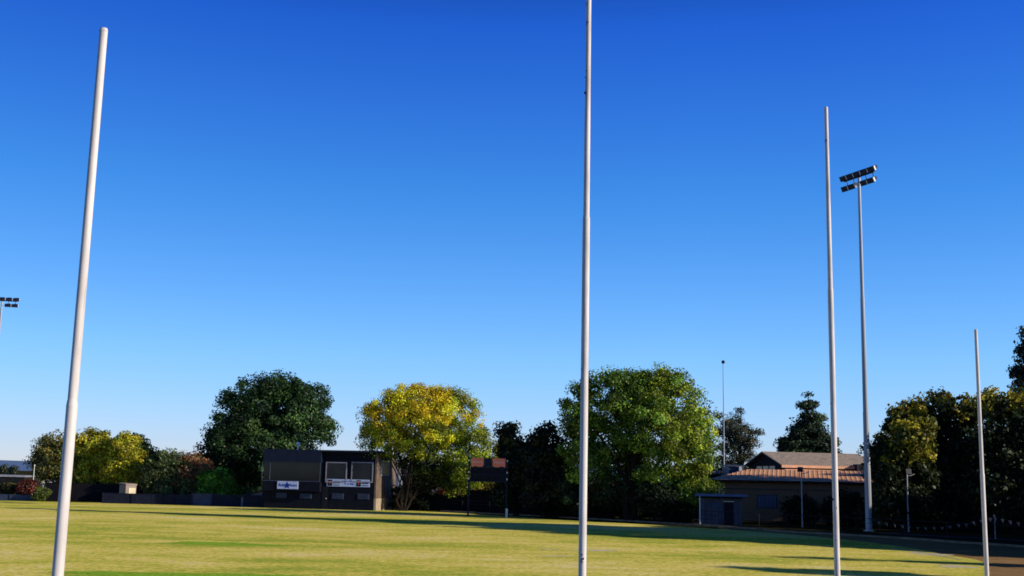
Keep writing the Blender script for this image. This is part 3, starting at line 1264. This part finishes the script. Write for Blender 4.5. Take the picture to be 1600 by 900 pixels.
UY = 112.0
A_ = at(1226, 731, UY)
UR = R(8)
inv = Matrix.Rotation(AR, 4, 'Z') @ Matrix.Translation(-Vector((c0.x, c0.y, 0)))
up_loc = inv @ Vector((A_.x, A_.y, 0))
ug = bpy.data.objects.new('raised_gable', None)
COL.objects.link(ug)
ug.parent = hall
ug.location = up_loc
ug.rotation_euler = (0, 0, AR + UR)
ue = at(1229, 726, UY).z
urz = at(1195, 707, UY + 5).z
UL, UD = 9.5, 10.0
mb = MB()
mb.prism([(0, 0), (0, ue - .1), (UD / 2, urz - .12), (UD, ue - .1), (UD, 0)], 'x', 0, UL)
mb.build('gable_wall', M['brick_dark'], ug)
sl = (urz - ue) / (UD / 2)
mb = MB()
mb.prism([(-.35, ue - .35 * sl), (-.35, ue - .35 * sl + .10), (UD / 2, urz + .10), (UD + .35, ue - .35 * sl + .10), (UD + .35, ue - .35 * sl), (UD / 2, urz)], 'x', -.45, UL + .3)
mb.build('tiled_roof', M['tile'], ug)
mb = MB()
mb.box(-.45, UL + .3, -.46, -.353, ue - .35 * sl - .20, ue - .35 * sl + .06)
mb.build('fascia', M['timber'], ug)
mb = MB()
mb.box(-.05, UL + .1, -.30, -.003, ue - .75, ue - .42)
mb.build('sill_band', M['timber'], ug)
mb = MB()
for k in range(3):
    mb.box(-.06, -.003, 2.4 + k * 1.8, 3.9 + k * 1.8, ue - .9, ue - .1)
mb.build('louvre_window', M['glass2'], ug)
mb = MB()
mb.box(6.9, 8.0, -1.0, -.1, RZ - .1, RZ + .75)
mb.build('air_conditioner', M['dark_metal'], ug)
# little annexe roof left of the gable
r_, wd, zt_ = shed('annexe', 1139, 1162, 729, 745, 124, 4, M['vent'], M['vent'], 'small grey blue box roof poking up left of the gable', 'annexe', .1, True)
mb = MB()
mb.box(wd - .55, wd - .25, -.35, -.05, zt_ - .45, zt_ + .02)
mb.build('vent', M['white_wall'], r_)
r_, wd, zt_ = shed('chimney_house', 1104, 1124, 741, 750, 128, 4, M['brick_dark'], M['grey_roof'], 'roof with two pale chimneys behind the left end of the hall', 'house', .25, True)
for x in (.35, 1.1):
    mb = MB()
    mb.box(x, x + .3, .5, .8, zt_ + .1, zt_ + .75)
    mb.build('chimney', M['pale'], r_)

# ------------------------------------------------------------------ bunting
Yp = gp(1554.5, 842).y
pb = at(1554, 809, Yp)
bpole = empty('bunting_pole', (pb.x, Yp, 0), 0, 'thin pole holding the bunting, right of the short right post', 'pole')
mb = MB()
mb.tube([(0, 0, 0), (0, 0, pb.z + .06)], [.04, .03], 8)
mb.build('pole', M['galv'], bpole)
mb = MB()
mb.sphere((0, 0, pb.z + .12), .08)
mb.build('knob', M['flag_pink_lit'], bpole)
fl_px = [(1373, 817), (1385, 819), (1398, 821), (1409, 822.5), (1421, 824.5), (1434, 826), (1446, 826.3), (1459, 826), (1472, 825.5), (1484, 824), (1497, 821.5), (1509, 820), (1521, 817), (1533, 814.5), (1547, 811.5), (1555, 810.5), (1566, 813), (1578, 815.5), (1591, 818), (1604, 820)]
bt = empty('bunting', (pb.x, Yp, 0), 0, 'sagging string of small pink and grey triangular flags in front of the dark trees', 'bunting')
pts = []
for i, (x, y) in enumerate(fl_px):
    Yf = bpos.y - .6 + (Yp - bpos.y + .5) * min(1, max(0, (x - 1358) / (1554 - 1358)))
    pts.append(at(x, y - 2.5, Yf) - Vector((pb.x, Yp, 0)))
mb = MB()
mb.tube([at(1359, 812, bpos.y - .4) - Vector((pb.x, Yp, 0))] + pts + [at(1640, 822, Yp) - Vector((pb.x, Yp, 0))], .008, 4)
mb.build('rope', M['rope'], bt)
for i, p in enumerate(pts):
    mb = MB()
    s = .13 if i < 11 else .15
    hgt = .24 if i < 11 else .30
    dx, sk = random.uniform(.7, 1.0), random.uniform(-.05, .10)
    mb.add([p + Vector((-s * dx, 0, -.015)), p + Vector((s * dx, random.uniform(-.06, .06), -.015)), p + Vector((sk, -.07, -hgt)), p + Vector((-s * .4, -.05, -hgt * .5))], [(0, 3, 1), (3, 2, 1)])
    mb.build('flag', M['flag_pink_lit'] if i > 11 else M['flag_grey'], bt)


# ------------------------------------------------------------------ trees
def leaf_mesh(name, P, N, size, colr, parent):
    """many small leaf faces at points P with normals N"""
    n_ = len(P)
    rv = rng.normal(size=(n_, 3))
    N = N / (np.linalg.norm(N, axis=1, keepdims=True) + 1e-9)
    T = rv - N * np.sum(rv * N, axis=1, keepdims=True)
    T /= (np.linalg.norm(T, axis=1, keepdims=True) + 1e-9)
    Bn = np.cross(N, T)
    s = (size * rng.uniform(.6, 1.35, n_))[:, None]
    V = np.empty((n_, 4, 3))
    V[:, 0] = P - T * s * .60
    V[:, 1] = P - Bn * s * .34 + N * s * .10
    V[:, 2] = P + T * s * .60 - N * s * .12
    V[:, 3] = P + Bn * s * .34 + N * s * .10
    me = bpy.data.meshes.new(name)
    me.vertices.add(4 * n_)
    me.vertices.foreach_set('co', V.reshape(-1).astype(np.float32))
    me.loops.add(4 * n_)
    me.loops.foreach_set('vertex_index', np.arange(4 * n_, dtype=np.int32))
    me.polygons.add(n_)
    me.polygons.foreach_set('loop_start', np.arange(0, 4 * n_, 4, dtype=np.int32))
    me.polygons.foreach_set('loop_total', np.full(n_, 4, dtype=np.int32))
    me.update()
    at_ = me.attributes.new('tint', 'FLOAT_COLOR', 'POINT')
    c = np.ones((n_, 4, 4), np.float32)
    c[:, :, :3] = colr[:, None, :]
    at_.data.foreach_set('color', c.reshape(-1))
    me.materials.append(M['leaf'])
    me.validate()
    o = bpy.data.objects.new(name, me)
    COL.objects.link(o)
    if parent:
        o.parent = parent
    return o


def sample_crown(lobes, n_clump, clump_r, per, inner=.22, flat=1.0, gap=0.0):
    """lobes: (centre xyz, radii xyz). returns clump centres, leaf positions, leaf normals, clump ids"""
    C = np.array([l[0] for l in lobes], float)
    Rr = np.array([l[1] for l in lobes], float)
    wgt = (Rr[:, 0] * Rr[:, 2]) ** 1.0
    wgt /= wgt.sum()
    cl, out = [], []
    tries = 0
    while len(cl) < n_clump and tries < n_clump * 30:
        tries += 1
        i = rng.choice(len(lobes), p=wgt)
        d = rng.normal(size=3)
        d /= np.linalg.norm(d)
        rad = rng.uniform(.15, .7) if rng.random() < inner else rng.uniform(.74, 1.04)
        p = C[i] + d * Rr[i] * rad
        q = np.linalg.norm((p - C) / Rr, axis=1)
        q[i] = 9
        if q.min() < .55 and rng.random() < .8:
            continue
        if gap and rng.random() < gap and math.sin(p[0] * 1.7 + p[2] * 1.1) * math.sin(p[2] * 1.9 - p[0] * .6) > .35:
            continue
        if p[2] < .3:
            continue
        cl.append(p)
        out.append(d / Rr[i] * Rr[i].mean() * .8 + np.array([0, 0, .25]))
    cl = np.array(cl)
    out = np.array(out)
    k = len(cl)
    ids = np.repeat(np.arange(k), per)
    cr = clump_r * rng.uniform(.55, 1.35, k)
    off_ = rng.normal(size=(k * per, 3))
    off_ /= np.linalg.norm(off_, axis=1, keepdims=True)
    rr = rng.random(k * per) ** .45
    off_ = off_ * rr[:, None]
    P = cl[ids] + off_ * cr[ids][:, None] * np.array([1, 1, flat * .8])
    N = off_ * .7 + out[ids] * .55 + rng.normal(size=(k * per, 3)) * .55
    return cl, P, N, ids


def bez(a, b, c, n_=6):
    return [a * (1 - t) ** 2 + b * 2 * t * (1 - t) + c * t * t for t in [i / n_ for i in range(n_ + 1)]]


def make_tree(name, label, cat, Y, bx, lobes_px, cols, n_clump=160, clump_r=.8, per=90, leaf=.24, trunk_r=.3, fork=.3, twig=60, colfun=None, inner=.22, flat=1.0, gap=0.0, depth=.85, group=None, by=None, bright=.35, ytop=None, stems=1):
    """lobes in photo pixels (cx, cy, rx, ry[, dY]) at distance Y; the trunk stands on the ground at pixel column bx"""
    k = Y / FPX
    base = at(bx, by if by else 790, Y)
    base = Vector((base.x, Y, 0))
    lobes = []
    for l in lobes_px:
        c = at(l[0], l[1], Y)
        dy = l[4] if len(l) > 4 else 0.0
        c = c - base
        rx, rz = l[2] * k, l[3] * k
        lobes.append(((c.x, c.y + dy, c.z), (max(rx - clump_r * .35, .3), max((rx + rz) / 2 * depth - clump_r * .35, .3), max(rz - clump_r * .35, .3))))
    root = empty(name, base, 0, label, cat, group)
    cl, P, N, ids = sample_crown(lobes, n_clump, clump_r, per, inner, flat, gap)
    cols = np.array(cols, float)
    z = cl[:, 2]
    zn = (z - z.min()) / (z.max() - z.min() + 1e-6)
    if colfun is not None:
        base_c = np.array([colfun(p, t) for p, t in zip(cl, zn)])
    else:
        pick = rng.integers(0, len(cols), len(cl))
        base_c = cols[pick]
    base_c = base_c * np.exp(rng.normal(size=(len(cl), 1)) * bright)
    lc = base_c[ids] * np.exp(rng.normal(size=(len(P), 1)) * .28) * np.exp(rng.normal(size=(len(P), 3)) * .07)
    leaf_mesh('crown', P, N, leaf, np.clip(lc, .002, .9), root)
    # trunk, limbs and branches as one tapered mesh
    mb = MB()
    zmin = min(l[0][2] - l[1][2] for l in lobes)
    ztop = max(l[0][2] + l[1][2] for l in lobes)
    fz = max(.4, ztop * fork)
    for s in range(stems):
        jx = 0 if stems == 1 else (s - (stems - 1) / 2) * trunk_r * 1.6
        lean = 0 if stems == 1 else (s - (stems - 1) / 2) * .2
        top = Vector((jx + lean, 0, fz))
        mb.tube([Vector((jx * .6, 0, 0)), Vector((jx * .7, 0, .25)), Vector((jx + lean * .3, .03, fz * .5)), top], [trunk_r * 1.4, trunk_r, trunk_r * .85, trunk_r * .72], 9)
    limbs = []
    for i, l in enumerate(lobes):
        c = Vector(l[0])
        s0 = Vector((0, 0, fz * rng.uniform(.85, 1.0)))
        if stems > 1:
            s0.x = (rng.integers(0, stems) - (stems - 1) / 2) * (trunk_r * 1.6 + .2)
        mid = s0 * .45 + c * .55
        mid = Vector((mid.x * .8 + s0.x * .2, mid.y, s0.z + (c.z - s0.z) * .62 + .3))
        pts_ = bez(s0, mid, c, 7)
        r0_ = trunk_r * .5
        mb.tube(pts_, [r0_ * (1 - .72 * j / 7) for j in range(8)], 7)
        limbs.append((pts_, r0_))
    pickc = rng.permutation(len(cl))[:twig]
    for j in pickc:
        t = Vector(cl[j])
        best, bd = None, 1e9
        for pts_, r0_ in limbs:
            for m_i in range(1, 7):
                dd = (pts_[m_i] - t).length + (0 if pts_[m_i].z < t.z else 1.5)
                if dd < bd:
                    bd, best = dd, (pts_[m_i], r0_ * (1 - .72 * m_i / 7))
        s0, rr = best
        mid = (s0 + t) / 2 + Vector((rng.normal() * .2, rng.normal() * .2, bd * .08))
        mb.tube(bez(s0, mid, t, 4), [max(.02, rr * .55 * (1 - .8 * q / 4)) for q in range(5)], 5)
    mb.build('trunk', M['bark'], root)
    return root


G_DARK = [(.028, .062, .018), (.038, .078, .02), (.06, .11, .028), (.018, .042, .017)]
G_MID = [(.055, .105, .016), (.075, .125, .018), (.095, .145, .024), (.040, .085, .016)]
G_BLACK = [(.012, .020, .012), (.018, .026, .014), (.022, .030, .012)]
Y_GREEN = [(.20, .20, .020), (.26, .24, .022), (.15, .17, .018), (.30, .25, .02)]

# A: big dark green tree behind the clubhouse
make_tree('broadleaf_tree', 'large dark green round tree rising behind the navy clubhouse', 'tree', 127, 432,
          [(432, 640, 72, 56), (395, 672, 55, 50, -1), (470, 668, 48, 52), (365, 700, 45, 40, -2), (352, 740, 30, 32, -1), (508, 676, 22, 28, 1), (420, 712, 70, 40, -2), (345, 682, 26, 22), (385, 628, 40, 38), (478, 628, 40, 40), (430, 615, 44, 28), (372, 662, 42, 42, -1), (500, 650, 26, 34), (350, 715, 36, 36), (395, 745, 35, 30)],
          G_DARK, 640, .95, 130, .245, .45, .3, 40, bright=.45)


# B: yellow and green vase-shaped tree beside the clubhouse
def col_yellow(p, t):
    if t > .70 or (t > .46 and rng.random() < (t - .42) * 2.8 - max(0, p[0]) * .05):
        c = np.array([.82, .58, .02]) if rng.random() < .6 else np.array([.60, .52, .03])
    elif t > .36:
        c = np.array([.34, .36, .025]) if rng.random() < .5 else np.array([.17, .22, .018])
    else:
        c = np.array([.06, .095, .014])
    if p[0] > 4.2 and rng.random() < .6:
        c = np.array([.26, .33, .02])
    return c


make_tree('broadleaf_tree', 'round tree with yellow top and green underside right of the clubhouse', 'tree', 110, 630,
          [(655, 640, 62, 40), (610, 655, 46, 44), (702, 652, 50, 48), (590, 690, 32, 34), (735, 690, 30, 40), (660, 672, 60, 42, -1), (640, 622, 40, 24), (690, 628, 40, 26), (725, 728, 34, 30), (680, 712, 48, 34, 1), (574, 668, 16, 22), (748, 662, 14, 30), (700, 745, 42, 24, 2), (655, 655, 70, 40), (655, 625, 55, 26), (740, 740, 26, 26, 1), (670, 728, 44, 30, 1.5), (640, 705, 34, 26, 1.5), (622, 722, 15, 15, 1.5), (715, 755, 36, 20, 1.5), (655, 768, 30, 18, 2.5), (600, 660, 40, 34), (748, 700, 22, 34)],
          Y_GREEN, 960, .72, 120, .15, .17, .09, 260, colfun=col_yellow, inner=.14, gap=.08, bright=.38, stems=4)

# C: dark narrow trees between scoreboard and centre post
make_tree('dark_tree', 'dark upright tree right above the scoreboard with a sunlit tip', 'tree', 100, 806,
          [(796, 690, 22, 34), (808, 730, 28, 45), (800, 765, 30, 30), (790, 672, 14, 14)],
          G_BLACK + [(.05, .06, .012)], 130, .75, 90, .24, .22, .3, 14, inner=.35)
make_tree('dark_tree', 'blackish bushy tree just left of the tall centre goal post', 'tree', 98, 850,
          [(848, 684, 26, 28), (862, 720, 30, 40), (835, 725, 26, 44), (850, 765, 42, 34), (868, 676, 12, 16), (888, 745, 24, 34)],
          G_BLACK, 200, .75, 90, .24, .25, .3, 20, inner=.35)


# D: the big double green tree
def col_D(p, t):  # sunlit right side and shaded bottom are put into the leaf colour
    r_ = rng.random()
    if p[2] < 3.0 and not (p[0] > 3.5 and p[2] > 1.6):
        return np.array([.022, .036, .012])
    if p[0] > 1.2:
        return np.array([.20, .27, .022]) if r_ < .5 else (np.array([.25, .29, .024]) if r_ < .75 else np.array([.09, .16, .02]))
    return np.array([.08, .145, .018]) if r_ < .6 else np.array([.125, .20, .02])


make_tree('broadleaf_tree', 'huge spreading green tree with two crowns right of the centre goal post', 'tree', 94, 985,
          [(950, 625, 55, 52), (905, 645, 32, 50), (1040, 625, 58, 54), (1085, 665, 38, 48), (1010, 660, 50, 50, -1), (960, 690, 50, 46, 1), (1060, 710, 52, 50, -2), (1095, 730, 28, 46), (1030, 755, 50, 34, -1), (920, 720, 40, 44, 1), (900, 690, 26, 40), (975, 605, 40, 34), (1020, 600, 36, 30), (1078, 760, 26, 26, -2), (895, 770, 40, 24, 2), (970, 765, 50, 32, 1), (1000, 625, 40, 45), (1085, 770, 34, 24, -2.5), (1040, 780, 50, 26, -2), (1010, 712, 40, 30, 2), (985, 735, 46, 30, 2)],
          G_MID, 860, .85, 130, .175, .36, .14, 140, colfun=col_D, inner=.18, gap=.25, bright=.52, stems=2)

# E: grey-green cedar behind the mast
make_tree('cedar_tree', 'sparse grey green cedar with flat layered branches behind the antenna mast', 'tree', 142, 1158,
          [(1150, 658, 26, 15), (1175, 674, 20, 9), (1135, 672, 24, 14), (1158, 690, 30, 16), (1150, 678, 30, 20), (1140, 700, 26, 14), (1165, 712, 28, 16), (1125, 722, 26, 18), (1188, 676, 10, 5), (1150, 735, 42, 18), (1120, 650, 10, 6), (1158, 641, 14, 5), (1105, 735, 30, 16)],
          [(.06, .08, .055), (.085, .10, .06), (.045, .06, .045), (.12, .11, .06)], 330, .8, 70, .17, .3, .45, 90, flat=.75, inner=.3)
# F: conifer behind the hall
make_tree('conifer_tree', 'dark pointed conifer standing behind the tiled gable', 'tree', 136, 1262,
          [(1263, 617, 9, 11), (1262, 636, 17, 15), (1264, 656, 25, 17), (1262, 676, 32, 18), (1240, 694, 26, 14), (1285, 692, 28, 16), (1262, 700, 44, 18), (1232, 706, 20, 14), (1296, 708, 18, 14), (1262, 725, 46, 20)],
          [(.022, .040, .02), (.03, .052, .024), (.042, .065, .026)], 420, .9, 80, .26, .4, .3, 20, flat=.6, inner=.25, bright=.5)


# G: dark trees on the right; sunlight on their yellow tops put into leaf colour
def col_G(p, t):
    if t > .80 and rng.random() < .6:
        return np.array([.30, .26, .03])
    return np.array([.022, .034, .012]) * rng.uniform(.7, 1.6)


def col_G1(p, t):  # bright shoulder leaves stand in for sunlight on that side
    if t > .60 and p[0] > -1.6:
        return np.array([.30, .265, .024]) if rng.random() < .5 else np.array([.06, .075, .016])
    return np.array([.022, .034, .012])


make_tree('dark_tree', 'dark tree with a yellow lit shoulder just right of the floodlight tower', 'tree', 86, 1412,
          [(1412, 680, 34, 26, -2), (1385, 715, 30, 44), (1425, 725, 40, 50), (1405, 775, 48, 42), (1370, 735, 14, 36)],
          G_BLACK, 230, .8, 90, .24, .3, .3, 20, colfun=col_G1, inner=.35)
make_tree('dark_tree', 'broad dark tree with sunlit yellow top leaves left of the short right post', 'tree', 92, 1462,
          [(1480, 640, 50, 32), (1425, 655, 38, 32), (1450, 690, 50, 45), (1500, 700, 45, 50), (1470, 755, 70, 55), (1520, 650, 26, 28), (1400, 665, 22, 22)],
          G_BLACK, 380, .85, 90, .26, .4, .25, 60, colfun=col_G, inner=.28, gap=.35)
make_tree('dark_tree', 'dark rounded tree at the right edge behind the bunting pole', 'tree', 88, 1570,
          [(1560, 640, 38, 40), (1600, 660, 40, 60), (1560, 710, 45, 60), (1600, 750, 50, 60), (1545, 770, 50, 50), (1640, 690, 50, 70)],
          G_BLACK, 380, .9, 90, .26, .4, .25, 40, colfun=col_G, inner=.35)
make_tree('tall_tree', 'tall sparse dark tree cut by the right edge of the picture', 'tree', 96, 1612,
          [(1604, 525, 18, 24), (1612, 560, 26, 30), (1600, 590, 22, 24), (1630, 600, 40, 40), (1615, 650, 40, 40)],
          [(.03, .04, .03), (.045, .055, .04)], 150, .7, 70, .24, .35, .4, 60, inner=.25)

# I: left cluster
make_tree('broadleaf_tree', 'dull olive tree left of and behind the nearest short post', 'tree', 128, 92,
          [(92, 702, 38, 31), (70, 725, 24, 30), (105, 738, 36, 24), (120, 700, 22, 22), (62, 708, 8, 12)],
          [(.20, .19, .045), (.26, .23, .05), (.12, .13, .04)], 210, .85, 80, .24, .25, .3, 40, inner=.2)


def col_I(p, t):
    r_ = rng.random()
    return np.array([.42, .36, .022]) if r_ < .45 else (np.array([.33, .34, .022]) if r_ < .8 else np.array([.16, .20, .02]))


make_tree('broadleaf_tree', 'bright yellow green tree just right of the nearest short post', 'tree', 122, 150,
          [(146, 697, 34, 29), (130, 720, 28, 30), (160, 725, 32, 27), (140, 745, 36, 16), (172, 705, 16, 22)],
          Y_GREEN, 250, .75, 80, .22, .25, .3, 40, colfun=col_I, inner=.15)
make_tree('broadleaf_tree', 'yellow green tree above the pinkish shed', 'tree', 120, 193,
          [(195, 703, 27, 27), (205, 728, 25, 26), (182, 735, 24, 24), (212, 745, 14, 14)],
          Y_GREEN, 210, .75, 80, .22, .22, .3, 30, colfun=col_I, inner=.15)
make_tree('dark_tree', 'dark green tree behind the yellow green tree and the pinkish shed', 'tree', 127, 222,
          [(205, 690, 22, 14), (226, 712, 18, 26), (232, 745, 22, 34), (212, 700, 18, 20)],
          G_DARK, 130, .75, 80, .24, .25, .3, 20, inner=.3)


def col_J(p, t):
    r_ = rng.random()
    if p[0] > .2 and t > .25 and r_ < .6:
        return np.array([.20, .095, .045]) if rng.random() < .6 else np.array([.28, .12, .055])
    return np.array([.09, .12, .04])


make_tree('shrub', 'wide reddish brown and green bush left of the bright green bush', 'shrub', 118, 275,
          [(262, 732, 40, 28), (290, 742, 40, 32), (248, 756, 30, 30), (305, 735, 26, 26), (280, 765, 52, 20), (235, 740, 16, 28)],
          G_DARK, 330, .7, 80, .2, .15, .2, 30, colfun=col_J, inner=.3)
make_tree('shrub', 'bright green rounded bush below the large dark green tree', 'shrub', 117, 345,
          [(338, 752, 28, 23), (355, 764, 22, 17), (325, 760, 20, 20), (345, 772, 30, 12)],
          [(.10, .26, .02), (.14, .32, .025), (.07, .18, .02)], 170, .6, 80, .2, .12, .2, 14, inner=.3)
make_tree('shrub', 'pale olive low bush right of the bright green bush', 'shrub', 118.5, 375,
          [(368, 772, 18, 9), (385, 770, 14, 8), (335, 776, 18, 6)],
          [(.10, .10, .02), (.13, .12, .03)], 60, .5, 60, .18, .08, .2, 8, inner=.3)
make_tree('shrub', 'light green leafy tree top above the reddish brown bush', 'shrub', 128, 318,
          [(320, 722, 20, 16), (312, 740, 18, 20)],
          [(.20, .27, .03), (.14, .2, .03)], 90, .7, 70, .22, .12, .3, 8)
# K: bushes at the far left
make_tree('shrub', 'deep red bush at the far left edge of the field', 'shrub', 117, 42,
          [(42, 758, 14, 9), (36, 766, 10, 9), (50, 764, 8, 10)],
          [(.12, .025, .02), (.16, .035, .026), (.08, .025, .02)], 70, .45, 70, .16, .08, .2, 8, inner=.3)
make_tree('shrub', 'round clipped green bush beside the red bush', 'shrub', 115.5, 65,
          [(65, 770, 11, 11), (60, 773, 8, 8)],
          [(.11, .14, .025), (.08, .105, .02)], 60, .38, 80, .15, .08, .2, 6, inner=.3)
make_tree('shrub', 'brownish green bush left of the red bush', 'shrub', 118, 18,
          [(18, 762, 16, 9), (5, 766, 14, 9), (-20, 764, 20, 12)],
          [(.05, .055, .022), (.07, .06, .025), (.10, .09, .025)], 80, .5, 70, .18, .08, .2, 8, inner=.3)
make_tree('distant_tree', 'small dark tree against the hills at the far left', 'tree', 210, 8,
          [(6, 735, 8, 9), (14, 738, 5, 7), (-10, 736, 10, 9)],
          [(.05, .06, .03), (.04, .05, .025)], 60, .8, 50, .3, .15, .3, 8, inner=.3)
make_tree('distant_tree', 'tiny upright dark tree right of the small tree against the hills', 'tree', 205, 21,
          [(21, 736, 4, 8)],
          [(.045, .055, .03), (.035, .045, .025)], 24, .7, 50, .3, .12, .3, 4, inner=.3)
# L: sunlit trees glimpsed round the scoreboard
make_tree('birch_tree', 'sunlit yellow tree top peeping out right above the scoreboard', 'tree', 138, 778,
          [(778, 702, 12, 16), (768, 725, 16, 18), (785, 722, 12, 16), (760, 745, 30, 14)],
          [(.27, .23, .02), (.20, .20, .02)], 100, .7, 70, .22, .14, .3, 12)
make_tree('birch_tree', 'yellow green sunlit shrubs and pale stems seen under the scoreboard', 'tree', 124, 768,
          [(768, 763, 18, 9), (750, 766, 12, 8), (785, 764, 12, 9)],
          [(.30, .24, .03), (.22, .20, .03)], 60, .5, 50, .18, .08, .2, 14)
make_tree('shrub', 'red brown shrub behind the fence left of the scoreboard', 'shrub', 122, 698,
          [(700, 768, 14, 8), (708, 774, 12, 7), (690, 773, 10, 7)],
          [(.13, .035, .022), (.09, .035, .02)], 60, .5, 60, .18, .08, .2, 6, inner=.3)
make_tree('broadleaf_tree', 'green trees behind the trunk of the yellow topped tree', 'tree', 145, 690,
          [(690, 745, 40, 20), (735, 745, 30, 24), (655, 755, 30, 14), (720, 765, 40, 12)],
          [(.10, .13, .018), (.06, .10, .016), (.15, .16, .02)], 130, .8, 70, .24, .2, .3, 10, inner=.3)
# understorey behind the fence; dark shrubs added to stand in for shade under trees
for i, (px, py, rx, ry, Y, lab) in enumerate([
        (640, 778, 30, 20, 112.5, 'dark low shrub at the foot of the yellow topped tree'),
        (870, 785, 34, 24, 100, 'dark shrub under the blackish tree left of the centre post'),
        (1000, 785, 44, 26, 97, 'dark undergrowth filling the shade beneath the huge green tree'),
        (1060, 795, 30, 20, 93, 'dark shrub left of the blue roofed hut'),
        (1250, 795, 26, 20, 95, 'dark shrub against the hall wall behind the thin light pole'),
        (1385, 800, 40, 26, 89, 'dark undergrowth filling the shade behind the thin light pole right of the floodlight tower'),
        (1470, 800, 55, 28, 89, 'dark undergrowth filling the shade behind the sagging part of the bunting'),
        (1570, 800, 55, 32, 87, 'dark undergrowth filling the shade behind the bunting pole'),
        (1320, 795, 34, 26, 93, 'dark shrub against the hall wall right of the tall right goal post')]):
    make_tree('shrub', lab, 'shrub', Y, px, [(px, py, rx * 1.1, ry * 1.1), (px + rx * .5, py + 6, rx * .6, ry * .8), (px - rx * .5, py + 8, rx * .6, ry * .7)],
              G_BLACK, int(60 + rx * 2), .6, 70, .2, .08, .2, 6, inner=.4)

# distant treeline (one mass) closing the horizon
n_c = 420
Xs = rng.uniform(-95, 130, n_c)
cl = np.stack([Xs, rng.uniform(205, 240, n_c), rng.uniform(.2, 3.6, n_c) + 1.3 * np.sin(Xs * .13) * np.sin(Xs * .05 + 1)], 1)
keep = (cl[:, 0] > -78)
cl = cl[keep]
ids = np.repeat(np.arange(len(cl)), 45)
of = rng.normal(size=(len(ids), 3))
P = cl[ids] + of * np.array([1.3, 1.0, .8])
cc = np.array([(.04, .055, .03)]) * np.exp(rng.normal(size=(len(cl), 1)) * .4)
tag(leaf_mesh('distant_treeline', P, of + np.array([0, -.4, .4]), .55, np.clip(cc[ids], .005, .3), None), 'low dark line of distant trees on the horizon', 'trees', kind='stuff')

# belt of trees to the right of the picture (outside the frame): throws the long shadows on the grass
belt = []
for x, y, r, z in [(37, 55, 3.0, 2.2), (37, 52, 2.6, 1.8), (36, 58.3, 2.6, 4.3), (36.5, 58.4, 2.3, 6.4), (36, 55.6, 2.2, 3.2), (36.5, 58.6, 2.4, 7.6), (36.5, 58.7, 2.8, 3.6), (37, 61, 3.2, 3.5), (37, 65, 3.2, 3.5), (38, 68, 3.0, 3.5), (37, 61.5, 2.8, 7.5), (37, 64, 3.0, 8.0), (38, 67, 2.8, 7.5), (38, 63, 2.4, 11.5), (38, 65.5, 2.2, 10.6), (38, 63.3, 1.6, 15), (38, 63.3, .8, 18.5), (39, 71, 1.8, 3.6), (40, 71.5, 1.2, 6.2), (43, 60, 4.5, 3.5), (44, 66, 4.5, 5), (45, 54, 4, 3.0), (52, 75, 4.5, 4.2), (54, 83, 4.5, 4.0), (53, 91, 4.5, 4.2), (50, 100, 4.5, 4.5), (60, 80, 5, 5), (60, 92, 5, 5), (31.5, 35.8, 1.2, 4.1), (31.5, 35.8, 1.6, 2.4), (31, 31, 2.4, 3.0), (33, 29, 2.4, 3.3), (32, 44.8, .5, 3.3), (32, 44.8, .5, 2.0), (46, 48, 2.5, 2.4)]:
    z *= 1.30
    if 58.5 < y < 72:
        y += 3.8
    belt.append(((x, y, z), (r, r, max(r * 1.2, min(z - .4, 4.2)))))
cl, P, N, ids = sample_crown(belt, 2600, .9, 60, .5)
cc = np.array([(.03, .045, .015)]) * np.exp(rng.normal(size=(len(cl), 1)) * .4)
tb = leaf_mesh('tree_belt', P, N, .62, np.clip(cc[ids], .005, .3), None)
tag(tb, 'dark belt of trees beyond the right edge of the oval', 'trees', kind='stuff')
mb = MB()
for (x, y, z), r in belt:
    mb.tube([(x, y, 0), (x, y, z)], [.25, .12], 7)
mb.build('trunks', M['bark'], tb)
